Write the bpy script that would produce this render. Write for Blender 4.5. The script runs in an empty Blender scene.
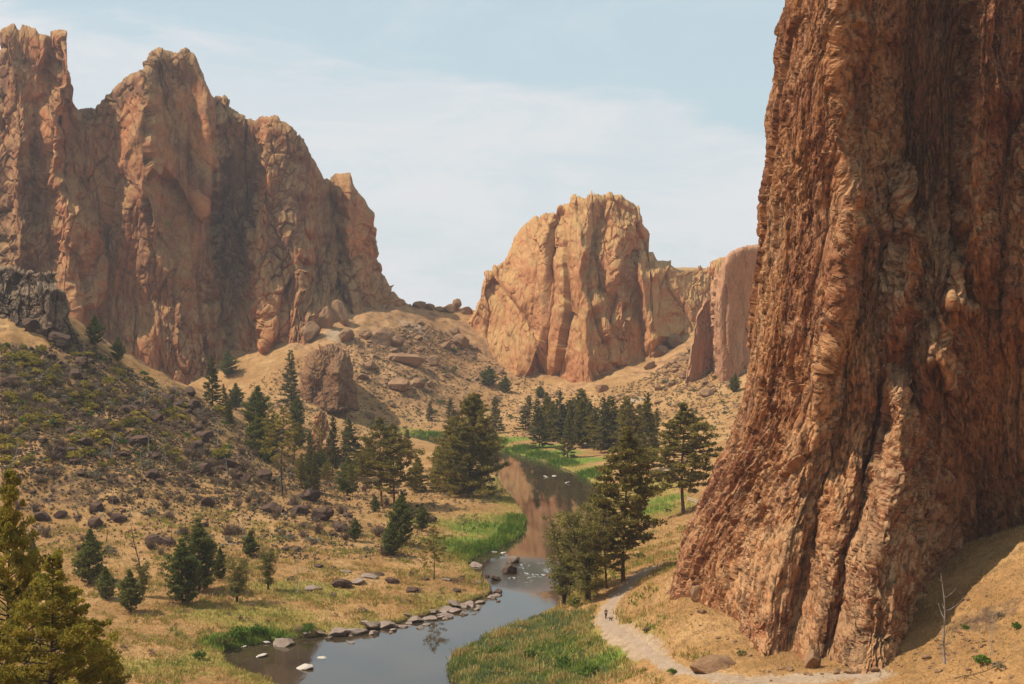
import bpy, math, random
import numpy as np
from mathutils import Vector, Matrix
from mathutils.geometry import delaunay_2d_cdt

C = bpy.context.scene.collection
RNG = np.random.default_rng(7)
random.seed(7)

# ------------------------------------------------------------------ camera geometry
W, H = 1024, 684
FPX = 50.0 / 36.0 * W
CAMZ = 58.0
HORIZON = 308.0
PITCH = math.atan((H / 2 - HORIZON) / FPX)


def ray(px, py):
    """direction (x, z) per metre of world y through a photo pixel"""
    px = np.asarray(px, float); py = np.asarray(py, float)
    r = (px - W / 2) / FPX; u = (H / 2 - py) / FPX
    c, s = math.cos(PITCH), math.sin(PITCH)
    dy = c + u * s
    dz = -s + u * c
    return r / dy, dz / dy


def at(px, py, Y):
    dx, dz = ray(px, py)
    Y = np.asarray(Y, float)
    return dx * Y, Y + 0 * dx, CAMZ + dz * Y


def atz(px, py, z):
    dx, dz = ray(px, py)
    Y = (z - CAMZ) / dz
    return dx * Y, Y, z + 0 * dx


def proj(x, y, z):
    c, s = math.cos(PITCH), math.sin(PITCH)
    d = y * c - (z - CAMZ) * s
    u = y * s + (z - CAMZ) * c
    return W / 2 + FPX * x / d, H / 2 - FPX * u / d


# ------------------------------------------------------------------ noise
_p = np.random.default_rng(3).permutation(256)
PERM = np.concatenate([_p, _p, _p])
_g = np.random.default_rng(4).normal(size=(256, 3)); _g /= np.linalg.norm(_g, axis=1)[:, None]


def pn(x, y, z):
    xi = np.floor(x).astype(np.int64); yi = np.floor(y).astype(np.int64); zi = np.floor(z).astype(np.int64)
    xf = x - xi; yf = y - yi; zf = z - zi
    fade = lambda t: t * t * t * (t * (t * 6 - 15) + 10)
    u, v, w = fade(xf), fade(yf), fade(zf)
    out = 0
    for a in (0, 1):
        wa = u if a else 1 - u
        for b in (0, 1):
            wb = v if b else 1 - v
            for c in (0, 1):
                wc = w if c else 1 - w
                h = PERM[(PERM[(PERM[(xi + a) & 255] + yi + b) & 255] + zi + c) & 255]
                g = _g[h]
                out = out + wa * wb * wc * (g[..., 0] * (xf - a) + g[..., 1] * (yf - b) + g[..., 2] * (zf - c))
    return out * 1.6


def fbm(P, s, octv=4, gain=0.5, seed=0.0):
    """P (...,3), s scalar or 3-vector of frequencies"""
    s = np.asarray(s, float) * np.ones(3)
    a = 1.0; tot = 0; f = 1.0
    for o in range(octv):
        q = P * s * f + seed + o * 17.31
        tot = tot + a * pn(q[..., 0], q[..., 1], q[..., 2]); a *= gain; f *= 2.03
    return tot


def ridged(P, s, octv=4, gain=0.55, seed=0.0):
    s = np.asarray(s, float) * np.ones(3)
    a = 1.0; tot = 0; f = 1.0
    for o in range(octv):
        q = P * s * f + seed + o * 11.7
        tot = tot + a * (1 - 2 * np.abs(pn(q[..., 0], q[..., 1], q[..., 2]))); a *= gain; f *= 2.1
    return tot


def hsh(i, j, k, n):
    h = PERM[(PERM[(PERM[i & 255] + j) & 255] + k) & 255]
    return ((h * (n * 2 + 37) + n * 91 + PERM[(h + n * 13) & 255]) % 256) / 255.0


def worley(P, s, seed=0.0, jit=1.0):
    """returns F1, F2-F1, cell random, second cell random"""
    q = P * (np.asarray(s, float) * np.ones(3)) + seed
    c = np.floor(q).astype(np.int64); f = q - c
    n = q.shape[:-1]
    F1 = np.full(n, 9.0); F2 = np.full(n, 9.0); ID = np.zeros(n); ID2 = np.zeros(n)
    for a in (-1, 0, 1):
        for b in (-1, 0, 1):
            for d in (-1, 0, 1):
                i, j, k = c[..., 0] + a, c[..., 1] + b, c[..., 2] + d
                dx = a + hsh(i, j, k, 1) * jit - f[..., 0]
                dy = b + hsh(i, j, k, 2) * jit - f[..., 1]
                dz = d + hsh(i, j, k, 3) * jit - f[..., 2]
                D = np.sqrt(dx * dx + dy * dy + dz * dz)
                m = D < F1
                F2 = np.where(m, F1, np.minimum(F2, D))
                ID = np.where(m, hsh(i, j, k, 4), ID)
                ID2 = np.where(m, -dx * (hsh(i, j, k, 5) - .5) * 2 - dz * (hsh(i, j, k, 6) - .62) * 2, ID2)   # each block's face has a tilt of its own
                F1 = np.where(m, D, F1)
    return F1, F2 - F1, ID, ID2


def sstep(a, b, x):
    t = np.clip((x - a) / (b - a), 0, 1)
    return t * t * (3 - 2 * t)


# ------------------------------------------------------------------ mesh helpers
def mesh_np(name, V, F, mats, attrs=None, smooth=False, mat_idx=None):
    """V (n,3); F (m,k) one polygon size, or a list of such arrays"""
    V = np.ascontiguousarray(V, dtype=np.float32).reshape(-1, 3)
    Fs = F if isinstance(F, list) else [F]
    Fs = [np.asarray(f, dtype=np.int32) for f in Fs if len(f)]
    me = bpy.data.meshes.new(name)
    me.vertices.add(len(V)); me.vertices.foreach_set('co', V.ravel())
    nl = sum(f.size for f in Fs); npoly = sum(len(f) for f in Fs)
    me.loops.add(nl); me.polygons.add(npoly)
    me.loops.foreach_set('vertex_index', np.concatenate([f.ravel() for f in Fs]))
    tot = np.concatenate([np.full(len(f), f.shape[1], np.int32) for f in Fs])
    st = np.concatenate([[0], np.cumsum(tot)[:-1]]).astype(np.int32)
    me.polygons.foreach_set('loop_start', st)
    try:
        me.polygons.foreach_set('loop_total', tot)
    except Exception:
        pass
    if mat_idx is not None:
        me.polygons.foreach_set('material_index', np.asarray(mat_idx, np.int32))
    me.polygons.foreach_set('use_smooth', np.full(npoly, smooth, bool))
    for m in (mats if isinstance(mats, (list, tuple)) else [mats]):
        me.materials.append(m)
    if attrs:
        for k, a in attrs.items():
            a = np.asarray(a, np.float32)
            if a.ndim == 1:
                at_ = me.attributes.new(k, 'FLOAT', 'POINT'); at_.data.foreach_set('value', a)
            else:
                if a.shape[1] == 3: a = np.concatenate([a, np.ones((len(a), 1), np.float32)], 1)
                at_ = me.attributes.new(k, 'FLOAT_COLOR', 'POINT'); at_.data.foreach_set('color', a.ravel())
    me.update(calc_edges=True)
    return me


def grid_faces(nr, nc, wrap=False):
    i = np.arange(nr - 1)[:, None]; j = np.arange(nc if wrap else nc - 1)[None, :]
    j2 = (j + 1) % nc
    a = i * nc + j; b = i * nc + j2; c = (i + 1) * nc + j2; d = (i + 1) * nc + j
    return np.stack([a, b, c, d], -1).reshape(-1, 4)


def put(name, me, parent=None, label=None, cat=None, group=None, kind=None, loc=None, rot=None, scale=None):
    o = bpy.data.objects.new(name, me); C.objects.link(o)
    if parent is not None: o.parent = parent
    tag(o, label, cat, group, kind)
    if loc is not None: o.location = tuple(float(v) for v in loc)
    if rot is not None: o.rotation_euler = tuple(float(v) for v in rot)
    if scale is not None: o.scale = (scale,) * 3 if np.isscalar(scale) else tuple(float(v) for v in scale)
    return o


def tag(o, label=None, cat=None, group=None, kind=None):
    if label: o['label'] = label
    if cat: o['category'] = cat
    if group: o['group'] = group
    if kind: o['kind'] = kind
    return o


# ------------------------------------------------------------------ materials
class NT:
    def __init__(s, name):
        s.m = bpy.data.materials.new(name); s.m.use_nodes = True
        s.t = s.m.node_tree; s.t.nodes.clear()
        s.out = s.t.nodes.new('ShaderNodeOutputMaterial')

    def n(s, typ, **kw):
        n = s.t.nodes.new(typ)
        for k, v in kw.items(): setattr(n, k, v)
        return n

    def l(s, a, b): s.t.links.new(a, b)

    def pos(s, scale=(1, 1, 1), obj=False, rot=(0, 0, 0)):
        if obj == 'face': g = s.attr('face_co').outputs['Vector']
        elif obj: g = s.n('ShaderNodeTexCoord').outputs['Object']
        else: g = s.n('ShaderNodeNewGeometry').outputs['Position']
        m = s.n('ShaderNodeMapping'); m.inputs['Scale'].default_value = scale; m.inputs['Rotation'].default_value = rot
        s.l(g, m.inputs[0]); return m.outputs[0]

    def noise(s, vec, scale, detail=4, rough=0.55, dist=0.0):
        n = s.n('ShaderNodeTexNoise'); n.inputs['Scale'].default_value = scale; n.inputs['Detail'].default_value = detail
        n.inputs['Roughness'].default_value = rough; n.inputs['Distortion'].default_value = dist
        s.l(vec, n.inputs['Vector']); return n.outputs['Fac']

    def ramp(s, fac, stops, interp='LINEAR'):
        r = s.n('ShaderNodeValToRGB'); cr = r.color_ramp; cr.interpolation = interp
        while len(cr.elements) < len(stops): cr.elements.new(0.5)
        for e, (p, c) in zip(cr.elements, stops):
            e.position = p; e.color = (c, c, c, 1) if np.isscalar(c) else (*c, 1)
        s.l(fac, r.inputs[0]); return r.outputs['Color']

    def mix(s, fac, a, b, mode='MIX'):
        m = s.n('ShaderNodeMix', data_type='RGBA', blend_type=mode)
        for v, i in ((fac, 0), (a, 6), (b, 7)):
            if hasattr(v, 'is_output'): s.l(v, m.inputs[i])
            elif i == 0: m.inputs[0].default_value = v
            else: m.inputs[i].default_value = (*v, 1) if not np.isscalar(v) else (v, v, v, 1)
        return m.outputs[2]

    def math(s, op, a, b=0.0, clamp=False):
        m = s.n('ShaderNodeMath', operation=op, use_clamp=clamp)
        for v, i in ((a, 0), (b, 1)):
            if hasattr(v, 'is_output'): s.l(v, m.inputs[i])
            else: m.inputs[i].default_value = v
        return m.outputs[0]

    def attr(s, name):
        a = s.n('ShaderNodeAttribute'); a.attribute_name = name; return a

    def bump(s, h, strength, dist, normal=None):
        b = s.n('ShaderNodeBump'); b.inputs['Strength'].default_value = strength; b.inputs['Distance'].default_value = dist
        s.l(h, b.inputs['Height'])
        if normal is not None: s.l(normal, b.inputs['Normal'])
        return b.outputs['Normal']

    def principled(s, col, rough=0.9, spec=0.15, normal=None, **kw):
        b = s.n('ShaderNodeBsdfPrincipled')
        if hasattr(col, 'is_output'): s.l(col, b.inputs['Base Color'])
        else: b.inputs['Base Color'].default_value = (*col, 1)
        if hasattr(rough, 'is_output'): s.l(rough, b.inputs['Roughness'])
        else: b.inputs['Roughness'].default_value = rough
        b.inputs['Specular IOR Level'].default_value = spec
        if normal is not None: s.l(normal, b.inputs['Normal'])
        for k, v in kw.items(): b.inputs[k.replace('_', ' ')].default_value = v
        return b.outputs[0]

    def finish(s, sh):
        s.l(sh, s.out.inputs['Surface']); return s.m


def rock_mat(name, cols, big=0.02, stretch=0.35, streak=None, streak_amt=0.5, fine=0.6, top=None, top_amt=0.0,
             bump=0.5, bdist=0.5, obj=False, base=None, base_z=(0, 1), pale=None, pale_amt=0.5, crack=0.0, crack_s=0.12, stain=None, stain_amt=.6, pits=0.0):
    N = NT(name)
    p = N.pos((1, 1, stretch), obj)
    f = N.noise(p, big, 6, 0.62, 0.6)
    k = len(cols)
    col = N.ramp(f, [(0.30 + 0.40 * i / (k - 1), c) for i, c in enumerate(cols)])
    if base is not None:      # different rock in the lower part of the wall (a bed of another colour)
        g = N.n('ShaderNodeNewGeometry'); sp = N.n('ShaderNodeSeparateXYZ'); N.l(g.outputs['Position'], sp.inputs[0])
        nz = N.math('MULTIPLY', N.noise(N.pos((1, 1, 1), obj), 0.03, 4), 60.0)
        zz = N.math('ADD', sp.outputs[2], nz)
        mr = N.n('ShaderNodeMapRange'); mr.inputs['From Min'].default_value = base_z[0] + 30; mr.inputs['From Max'].default_value = base_z[1] + 30
        N.l(zz, mr.inputs['Value']); col = N.mix(mr.outputs[0], base, col)
    if pale is not None:
        q = N.noise(N.pos((1, 1, 0.25), obj), big * 2.3, 6, 0.65, 0.8)
        col = N.mix(N.math('MULTIPLY', N.ramp(q, [(0.54, 0.0), (0.64, 1.0)]), pale_amt), col, pale)
    if streak is not None:
        q = N.noise(N.pos((1, 1, 0.09), obj), big * 7, 5, 0.65, 0.4)
        col = N.mix(N.math('MULTIPLY', N.ramp(q, [(0.5, 0.0), (0.66, 1.0)]), streak_amt), col, streak)
    if stain is not None:
        q = N.noise(N.pos((1, 1, 0.55), obj, (0, .5, 0)), big * 1.3, 7, 0.7, 1.0)
        col = N.mix(N.math('MULTIPLY', N.ramp(q, [(0.50, 0.0), (0.57, 1.0)]), stain_amt), col, stain)
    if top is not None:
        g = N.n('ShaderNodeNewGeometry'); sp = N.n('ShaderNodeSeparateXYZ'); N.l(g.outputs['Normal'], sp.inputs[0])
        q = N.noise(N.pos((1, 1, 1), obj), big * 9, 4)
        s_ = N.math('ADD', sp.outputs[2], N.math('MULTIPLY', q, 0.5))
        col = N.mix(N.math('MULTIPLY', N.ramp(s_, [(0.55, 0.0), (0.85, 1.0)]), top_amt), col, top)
    fn = N.noise(N.pos((1, 1, 0.6), obj), big * 40, 6, 0.7)
    col = N.mix(fine, col, N.ramp(fn, [(0.3, 0.45), (0.5, 0.95), (0.7, 1.35)]), 'MULTIPLY')
    h = N.noise(N.pos((1, 1, 0.45), obj), big * 28, 8, 0.68)
    nrm = N.bump(h, bump, bdist)
    if pits:                                        # weathered pockets and flakes, with shade inside the pockets darkened into the colour
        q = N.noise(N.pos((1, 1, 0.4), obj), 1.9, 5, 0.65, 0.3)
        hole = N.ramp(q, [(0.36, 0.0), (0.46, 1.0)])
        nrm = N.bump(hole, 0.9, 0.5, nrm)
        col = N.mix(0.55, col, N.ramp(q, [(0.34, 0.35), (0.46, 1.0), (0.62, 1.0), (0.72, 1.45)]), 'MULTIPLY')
    if crack:
        v = N.n('ShaderNodeTexVoronoi', feature='DISTANCE_TO_EDGE'); v.inputs['Scale'].default_value = crack_s
        wv = N.n('ShaderNodeVectorMath', operation='ADD')
        nn = N.n('ShaderNodeTexNoise'); nn.inputs['Scale'].default_value = crack_s * 1.5; nn.inputs['Detail'].default_value = 4
        pp = N.pos((1, 1, 0.3), obj); N.l(pp, nn.inputs['Vector'])
        sc = N.n('ShaderNodeVectorMath', operation='SCALE'); sc.inputs['Scale'].default_value = 1.2 / crack_s * 0.5; N.l(nn.outputs['Color'], sc.inputs[0])
        N.l(pp, wv.inputs[0]); N.l(sc.outputs[0], wv.inputs[1]); N.l(wv.outputs[0], v.inputs['Vector'])
        cm = N.ramp(v.outputs['Distance'], [(0.0, 0.45), (0.035, 1.0)])
        col = N.mix(crack, col, cm, 'MULTIPLY')
    return N.finish(N.principled(col, 0.92, 0.12, nrm))
# ------------------------------------------------------------------ terrain
# control points: ('z', px, py, z) on a known height, ('Y', px, py, depth), ('w', x, y, z) in the world
CT = [
    ('z', 120, 660, 2.5), ('z', 200, 625, 2.5), ('z', 300, 600, 2.5), ('z', 400, 600, 2.0), ('z', 150, 600, 4), ('z', 60, 650, 3.5),
    ('z', 250, 565, 5), ('z', 350, 562, 3.5), ('z', 450, 540, 2), ('z', 430, 500, 3), ('z', 480, 490, 1.5), ('z', 400, 470, 3.5),
    ('z', 330, 520, 7), ('z', 390, 530, 4), ('z', 430, 460, 2), ('z', 250, 676, 1.5), ('z', 460, 588, 1.6), ('z', 510, 520, 1.2), ('z', 380, 450, 4),
    ('z', 0, 610, 6), ('z', 0, 684, 5),
    ('Y', 0, 560, 290), ('Y', 0, 500, 325), ('Y', 0, 400, 385), ('Y', 0, 340, 415), ('Y', 0, 300, 440), ('Y', 0, 272, 455),
    ('Y', -120, 500, 325), ('Y', -120, 400, 380), ('Y', -120, 250, 455), ('Y', -120, 600, 270),
    ('Y', 100, 540, 305), ('Y', 100, 500, 330), ('Y', 100, 450, 362), ('Y', 100, 400, 400), ('Y', 100, 352, 440),
    ('Y', 150, 378, 450), ('Y', 60, 325, 445), ('Y', 200, 520, 330), ('Y', 200, 500, 345), ('Y', 200, 450, 395), ('Y', 212, 404, 455),
    ('Y', 300, 500, 385), ('Y', 295, 462, 455), ('Y', 260, 436, 455), ('Y', 340, 490, 440), ('Y', 345, 470, 500),
    ('w', -160, 500, 52), ('w', -115, 520, 24), ('w', -85, 520, 12), ('w', -60, 540, 7), ('w', -200, 520, 70), ('w', -250, 540, 80),
    # behind the slope, foot of the left massif
    ('Y', 60, 380, 725), ('Y', 150, 396, 700), ('Y', 200, 399, 692), ('Y', 243, 393, 685), ('Y', 262, 394, 660), ('Y', 320, 402, 650), ('Y', 300, 345, 728), ('Y', 342, 336, 742), ('Y', 345, 420, 610),
    ('Y', 400, 420, 670), ('Y', 400, 370, 712), ('Y', 370, 350, 735), ('Y', 380, 329, 765), ('Y', 402, 325, 780), ('Y', 420, 316, 805), ('Y', 440, 311, 850), ('Y', 466, 312, 858), ('w', -30, 920, 53),
    ('w', -40, 1060, 40), ('w', 120, 1060, 48), ('w', -200, 1060, 60), ('w', 300, 1100, 80),
    ('Y', 480, 410, 710), ('Y', 480, 375, 775), ('Y', 474, 345, 800), ('Y', 560, 405, 690), ('Y', 560, 388, 740), ('Y', 610, 392, 700), ('Y', 640, 395, 660), ('Y', 640, 365, 760),
    ('Y', 700, 405, 610), ('Y', 700, 375, 665), ('Y', 690, 330, 790), ('Y', 640, 432, 585), ('Y', 700, 440, 520),
    ('z', 600, 462, 2.0), ('z', 540, 448, 2.5), ('z', 470, 434, 2.5), ('z', 420, 431, 3), ('Y', 690, 475, 425), ('Y', 720, 470, 420),
    ('z', 690, 512, 6.5), ('z', 650, 545, 5), ('z', 650, 500, 3.5), ('z', 640, 570, 6.5), ('z', 615, 598, 5.0), ('z', 600, 600, 4.5),
    ('z', 560, 618, 2.2), ('z', 500, 662, 1.8), ('z', 600, 660, 4), ('z', 610, 625, 5), ('z', 650, 655, 7), ('z', 550, 684, 2.5), ('z', 655, 602, 8.5), ('z', 690, 590, 13.0), ('z', 676, 572, 12.5), ('z', 660, 575, 9.5), ('z', 700, 612, 12.5),
    ('z', 725, 628, 11.5), ('z', 690, 672, 8.5), ('z', 800, 680, 11), ('z', 830, 668, 12), ('z', 900, 668, 13.5), ('z', 950, 640, 16), ('z', 960, 684, 13.5),
    ('z', 1024, 684, 15), ('z', 1024, 610, 20), ('z', 1024, 545, 24), ('z', 1100, 545, 29), ('z', 1100, 684, 18), ('z', 990, 580, 21),
    ('w', 38, 198, 10.5), ('w', 50, 196, 11.5), ('w', 45, 212, 11.5), ('w', 36, 214, 10.5), ('w', 58, 210, 15), ('w', 38, 232, 14),
    ('w', 50, 235, 13), ('w', 60, 280, 14), ('w', 90, 300, 26), ('w', 120, 230, 36), ('w', 160, 220, 46), ('w', 60, 350, 12), ('w', 90, 400, 22), ('w', 150, 330, 50),
    ('w', 220, 300, 75), ('w', 200, 450, 70), ('w', 120, 500, 28), ('w', 180, 600, 55), ('w', 260, 700, 90), ('w', 320, 450, 95), ('w', 330, 200, 90),
    # the bluff the camera stands on
    ('w', 0, 0, 55.5), ('w', 0, 25, 47), ('w', -31, 88, 30), ('w', 20, 90, 24), ('w', 0, 120, 13), ('w', -60, 130, 18), ('w', 50, 120, 19),
    ('w', 80, 60, 42), ('w', -80, 60, 42), ('w', -150, 150, 32), ('w', -200, 250, 40), ('w', -280, 400, 82), ('w', -330, 250, 75), ('w', 120, 130, 34),
    ('w', 0, 170, 5), ('w', -40, 175, 6), ('w', 30, 165, 8), ('w', -130, 220, 18), ('w', -100, 200, 10), ('w', -300, 700, 95), ('w', -330, 1000, 110), ('w', 0, -60, 60), ('w', -200, 0, 70), ('w', 200, 0, 70),
]
K = []
for c in CT:
    if c[0] == 'z': K.append(atz(c[1], c[2], c[3]))
    elif c[0] == 'Y': K.append(at(c[1], c[2], c[3]))
    else: K.append(c[1:])
K = np.array([[float(v) for v in k] for k in K])


def _U(r2): return 0.5 * r2 * np.log(r2 + 1e-9)


_sc = 100.0
_A = K[:, :2] / _sc; _n = len(K)
_r2 = ((_A[:, None] - _A[None]) ** 2).sum(-1)
_M = np.zeros((_n + 3, _n + 3)); _M[:_n, :_n] = _U(_r2) + np.eye(_n) * 0.002
_M[:_n, _n] = 1; _M[:_n, _n + 1:] = _A; _M[_n, :_n] = 1; _M[_n + 1:, :_n] = _A.T
_W = np.linalg.solve(_M, np.concatenate([K[:, 2], np.zeros(3)]))


def tps(x, y):
    sh = x.shape; q = np.stack([x.ravel(), y.ravel()], 1) / _sc; out = np.zeros(len(q))
    for i in range(0, len(q), 20000):
        b = q[i:i + 20000]; r2 = ((b[:, None] - _A[None]) ** 2).sum(-1)
        out[i:i + 20000] = _U(r2) @ _W[:_n] + _W[_n] + b @ _W[_n + 1:]
    return out.reshape(sh)


# river outline at water level, from the photograph's two banks
RIV = [(232, 664), (226, 655), (236, 649), (262, 645), (290, 640), (330, 637), (370, 632), (420, 619), (458, 608), (488, 598), (497, 592), (491, 584), (480, 574), (470, 566),
       (478, 558), (503, 550), (520, 540), (528, 528), (528, 514), (516, 500), (507, 490), (500, 480), (497, 470), (490, 462), (470, 454), (440, 448), (400, 445), (340, 441),
       (340, 437), (400, 436), (440, 438), (470, 442), (495, 449), (515, 455), (545, 463), (572, 473), (592, 484), (603, 498), (602, 520), (597, 545), (588, 570), (575, 590), (558, 606),
       (525, 622), (485, 640), (456, 653), (446, 664), (450, 684), (470, 720), (430, 790), (300, 860), (180, 930), (-60, 1000), (-140, 900), (100, 840), (260, 760), (300, 710), (292, 690), (262, 677), (240, 670)]
RX, RY, _ = atz(np.array([p[0] for p in RIV]), np.array([p[1] for p in RIV]), 0.0)
RP = np.stack([RX, RY], 1)
# smooth the outline (Chaikin)
for _ in range(2):
    nx = np.roll(RP, -1, 0); RP = np.stack([RP * 0.75 + nx * 0.25, RP * 0.25 + nx * 0.75], 1).reshape(-1, 2)


def poly_sdf(x, y, P):
    """negative inside"""
    sh = x.shape; x = x.ravel(); y = y.ravel()
    d2 = np.full(x.shape, 1e12); ins = np.zeros(x.shape, bool)
    n = len(P)
    for i in range(n):
        ax, ay = P[i]; bx, by = P[(i + 1) % n]
        ex, ey = bx - ax, by - ay
        t = np.clip(((x - ax) * ex + (y - ay) * ey) / (ex * ex + ey * ey + 1e-12), 0, 1)
        d2 = np.minimum(d2, (x - ax - t * ex) ** 2 + (y - ay - t * ey) ** 2)
        c = ((ay > y) != (by > y))
        if c.any() and abs(ey) > 1e-12:
            ins ^= c & (x < ex * (y - ay) / ey + ax)
    d = np.sqrt(d2); return np.where(ins, -d, d).reshape(sh)


def line_dist(x, y, P):
    sh = x.shape; x = x.ravel(); y = y.ravel(); d2 = np.full(x.shape, 1e12)
    for i in range(len(P) - 1):
        ax, ay = P[i]; bx, by = P[i + 1]; ex, ey = bx - ax, by - ay
        t = np.clip(((x - ax) * ex + (y - ay) * ey) / (ex * ex + ey * ey + 1e-12), 0, 1)
        d2 = np.minimum(d2, (x - ax - t * ex) ** 2 + (y - ay - t * ey) ** 2)
    return np.sqrt(d2).reshape(sh)


def lines(*seg):
    out = [np.array([seg[0][0]])]
    for a, b, st in seg: out.append(np.arange(a + st, b + 1e-6, st))
    return np.concatenate(out)


def geom(a, b, n):
    return a + (b - a) * ((np.linspace(0, 1, n + 1)[1:]) ** 2.6)


GX = np.concatenate([-geom(300, 9000, 14)[::-1], lines((-300, -180, 3.0), (-180, -110, 1.0), (-110, 100, 0.5), (100, 180, 1.5), (180, 300, 4.0)), geom(300, 9000, 14)])
GY = np.concatenate([-geom(80, 2500, 10)[::-1], lines((-80, 80, 8.0), (80, 180, 2.5), (180, 460, 0.9), (460, 640, 1.6), (640, 960, 2.2), (960, 1100, 10)), geom(1100, 12000, 16)])
XX, YY = np.meshgrid(GX, GY)
cx_, cy_ = np.clip(XX, -340, 340), np.clip(YY, -70, 1100)
ZB = tps(cx_, cy_)
# far away: level land with one low hill
far = sstep(0, 900, np.maximum(np.abs(XX) - 340, 0) + np.maximum(YY - 1100, 0) + np.maximum(-70 - YY, 0))
ZB = ZB * (1 - far) + 20 * far
ZB = ZB + 96 * np.exp(-(((XX - 238) / 260) ** 2 + ((YY - 1900) / 300) ** 2))
SD = poly_sdf(XX, YY, RP)
P3 = np.stack([XX, YY, 0 * XX], -1)
sd_n = SD + 0.9 * fbm(P3, 0.25, 3, seed=5.0)
slopey = sstep(4, 16, ZB) * (1 - far)
nz = 2.2 * fbm(P3, 0.022, 4, seed=1.0) * slopey + 0.45 * fbm(P3, 0.12, 4, seed=2.0) * (0.35 + 0.65 * slopey)
nz += 0.10 * fbm(P3, 0.8, 2, seed=9.0)
leftslope = sstep(-60, -100, XX) * sstep(700, 560, YY) * sstep(240, 300, YY)
backslope = sstep(600, 680, YY)
nz += leftslope * slopey * (1.3 * ridged(P3, 0.05, 4, seed=3.3) - 0.8)
nz += backslope * slopey * (1.6 * ridged(P3, 0.03, 4, seed=6.3) - 0.9)
ZG = np.maximum(ZB + nz, 0.75 + 0.25 * fbm(P3, 0.3, 2, seed=4.4))
near_far = sstep(1500, 1000, YY)
bank = sstep(0.0, 1.0, sd_n / 1.3)                 # a short steep grassy bank out of the water
ZG = np.where(near_far > 0, (-1.4) * (1 - bank) + (0.75 + (ZG - 0.75) * sstep(0.5, 11, sd_n)) * bank, ZG)


def gz(x, y):
    x = np.asarray(x, float); y = np.asarray(y, float)
    i = np.clip(np.searchsorted(GX, x) - 1, 0, len(GX) - 2); j = np.clip(np.searchsorted(GY, y) - 1, 0, len(GY) - 2)
    u = (x - GX[i]) / (GX[i + 1] - GX[i]); v = (y - GY[j]) / (GY[j + 1] - GY[j])
    return (ZG[j, i] * (1 - u) + ZG[j, i + 1] * u) * (1 - v) + (ZG[j + 1, i] * (1 - u) + ZG[j + 1, i + 1] * u) * v


YM = np.concatenate([np.arange(60, 460, 0.5), np.arange(460, 1100, 1.0)])


def hit(px, py, ymin=150):
    """where the sight line through a photo pixel first meets the ground"""
    px = np.atleast_1d(np.asarray(px, float)); py = np.atleast_1d(np.asarray(py, float))
    dx, dz = ray(px, py); ym = YM[YM >= ymin]
    X = dx[:, None] * ym; Z = CAMZ + dz[:, None] * ym
    below = Z < np.maximum(gz(X, ym[None] + 0 * X), 0)
    k = np.argmax(below, 1); ok = below.any(1)
    y = ym[k]; x = dx * y
    return x, y, np.where(ok, gz(x, y), np.nan)


def hit1(px, py, ymin=150):
    x, y, z = hit(px, py, ymin); return float(x[0]), float(y[0]), float(z[0])


# ---- masks for the ground's material (what grows where)
PX, PY = proj(XX, np.maximum(YY, 5), ZG)


def blob(px, py, r, wx=1.0):
    """soft patch of r metres around the ground point seen at a pixel"""
    x, y, z = hit1(px, py)
    return np.clip(1.25 - np.sqrt(((XX - x) / wx) ** 2 + (YY - y) ** 2) / r, 0, 1)


nm = fbm(P3, 0.07, 4, seed=21.0)
green = sstep(13, 1, SD + 7 * nm) * 0.62
green = green * (YY > 180)
g2 = np.zeros_like(green)
for a in [(490, 525, 26, .6), (470, 545, 20, .8), (515, 520, 14, .6), (500, 500, 18, .6), (540, 457, 10, 1.5), (580, 470, 10, 1.3), (480, 442, 10, 1.6), (425, 436, 22, 1.5), (655, 512, 22, .7), (640, 490, 22, .8), (560, 650, 16, 1.0), (510, 668, 14, 1.0), (600, 665, 12, 1.),
          (545, 640, 12, 1.), (215, 662, 7, 1.2), (150, 668, 8, 1.5), (250, 615, 12, 1.4), (300, 590, 10, 1.5), (420, 520, 14, .8)]:
    g2 = np.maximum(g2, blob(*a[:3], a[3]))
green = np.clip(np.maximum(green, g2 * 0.95), 0, 1)
lush = np.zeros_like(green)
for a in [(500, 530, 16, 1.2), (480, 548, 16, 1.0), (520, 520, 9, 1.), (562, 463, 13, 1.8), (590, 474, 12, 1.4), (540, 456, 13, 1.8), (520, 450, 13, 1.8), (495, 443, 12, 1.8), (465, 438, 12, 1.8), (508, 545, 9, 1.2), (527, 530, 7, 1.), (430, 437, 12, 1.5), (235, 645, 6, 1.3), (270, 638, 5, 1.5), (520, 655, 9, 1.5), (575, 672, 7, 1.5), (650, 510, 10, .8), (665, 500, 10, .8)]:
    lush = np.maximum(lush, blob(*a[:3], a[3]))
rocky = np.clip(leftslope * (0.40 + 1.2 * fbm(P3, 0.045, 4, seed=31.0)) * sstep(5, 18, ZG), 0, 1)
rocky = np.maximum(rocky, np.clip(0.75 * blob(960, 640, 9, 1.3) * (0.6 + nm), 0, 1))
dust = np.zeros_like(green)
for a in [(640, 400, 8, 1.5), (660, 470, 10, 1.0), (655, 452, 8, 1), (415, 328, 10, 1.5), (340, 335, 10, 1.2), (550, 500, 3, 1)]:
    dust = np.maximum(dust, blob(*a[:3], a[3]) * 0.8)

stone = np.zeros_like(green)
for a in [(430, 322, 70, 1.3), (455, 345, 45, 1.0), (385, 340, 45, 1.2), (340, 345, 30, 1.2), (690, 350, 40, .7), (650, 372, 25, .8), (410, 375, 40, 1.2), (480, 372, 18, 1.5), (560, 392, 14, 3)]:
    stone = np.maximum(stone, blob(*a[:3], a[3]) * .85)
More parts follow.
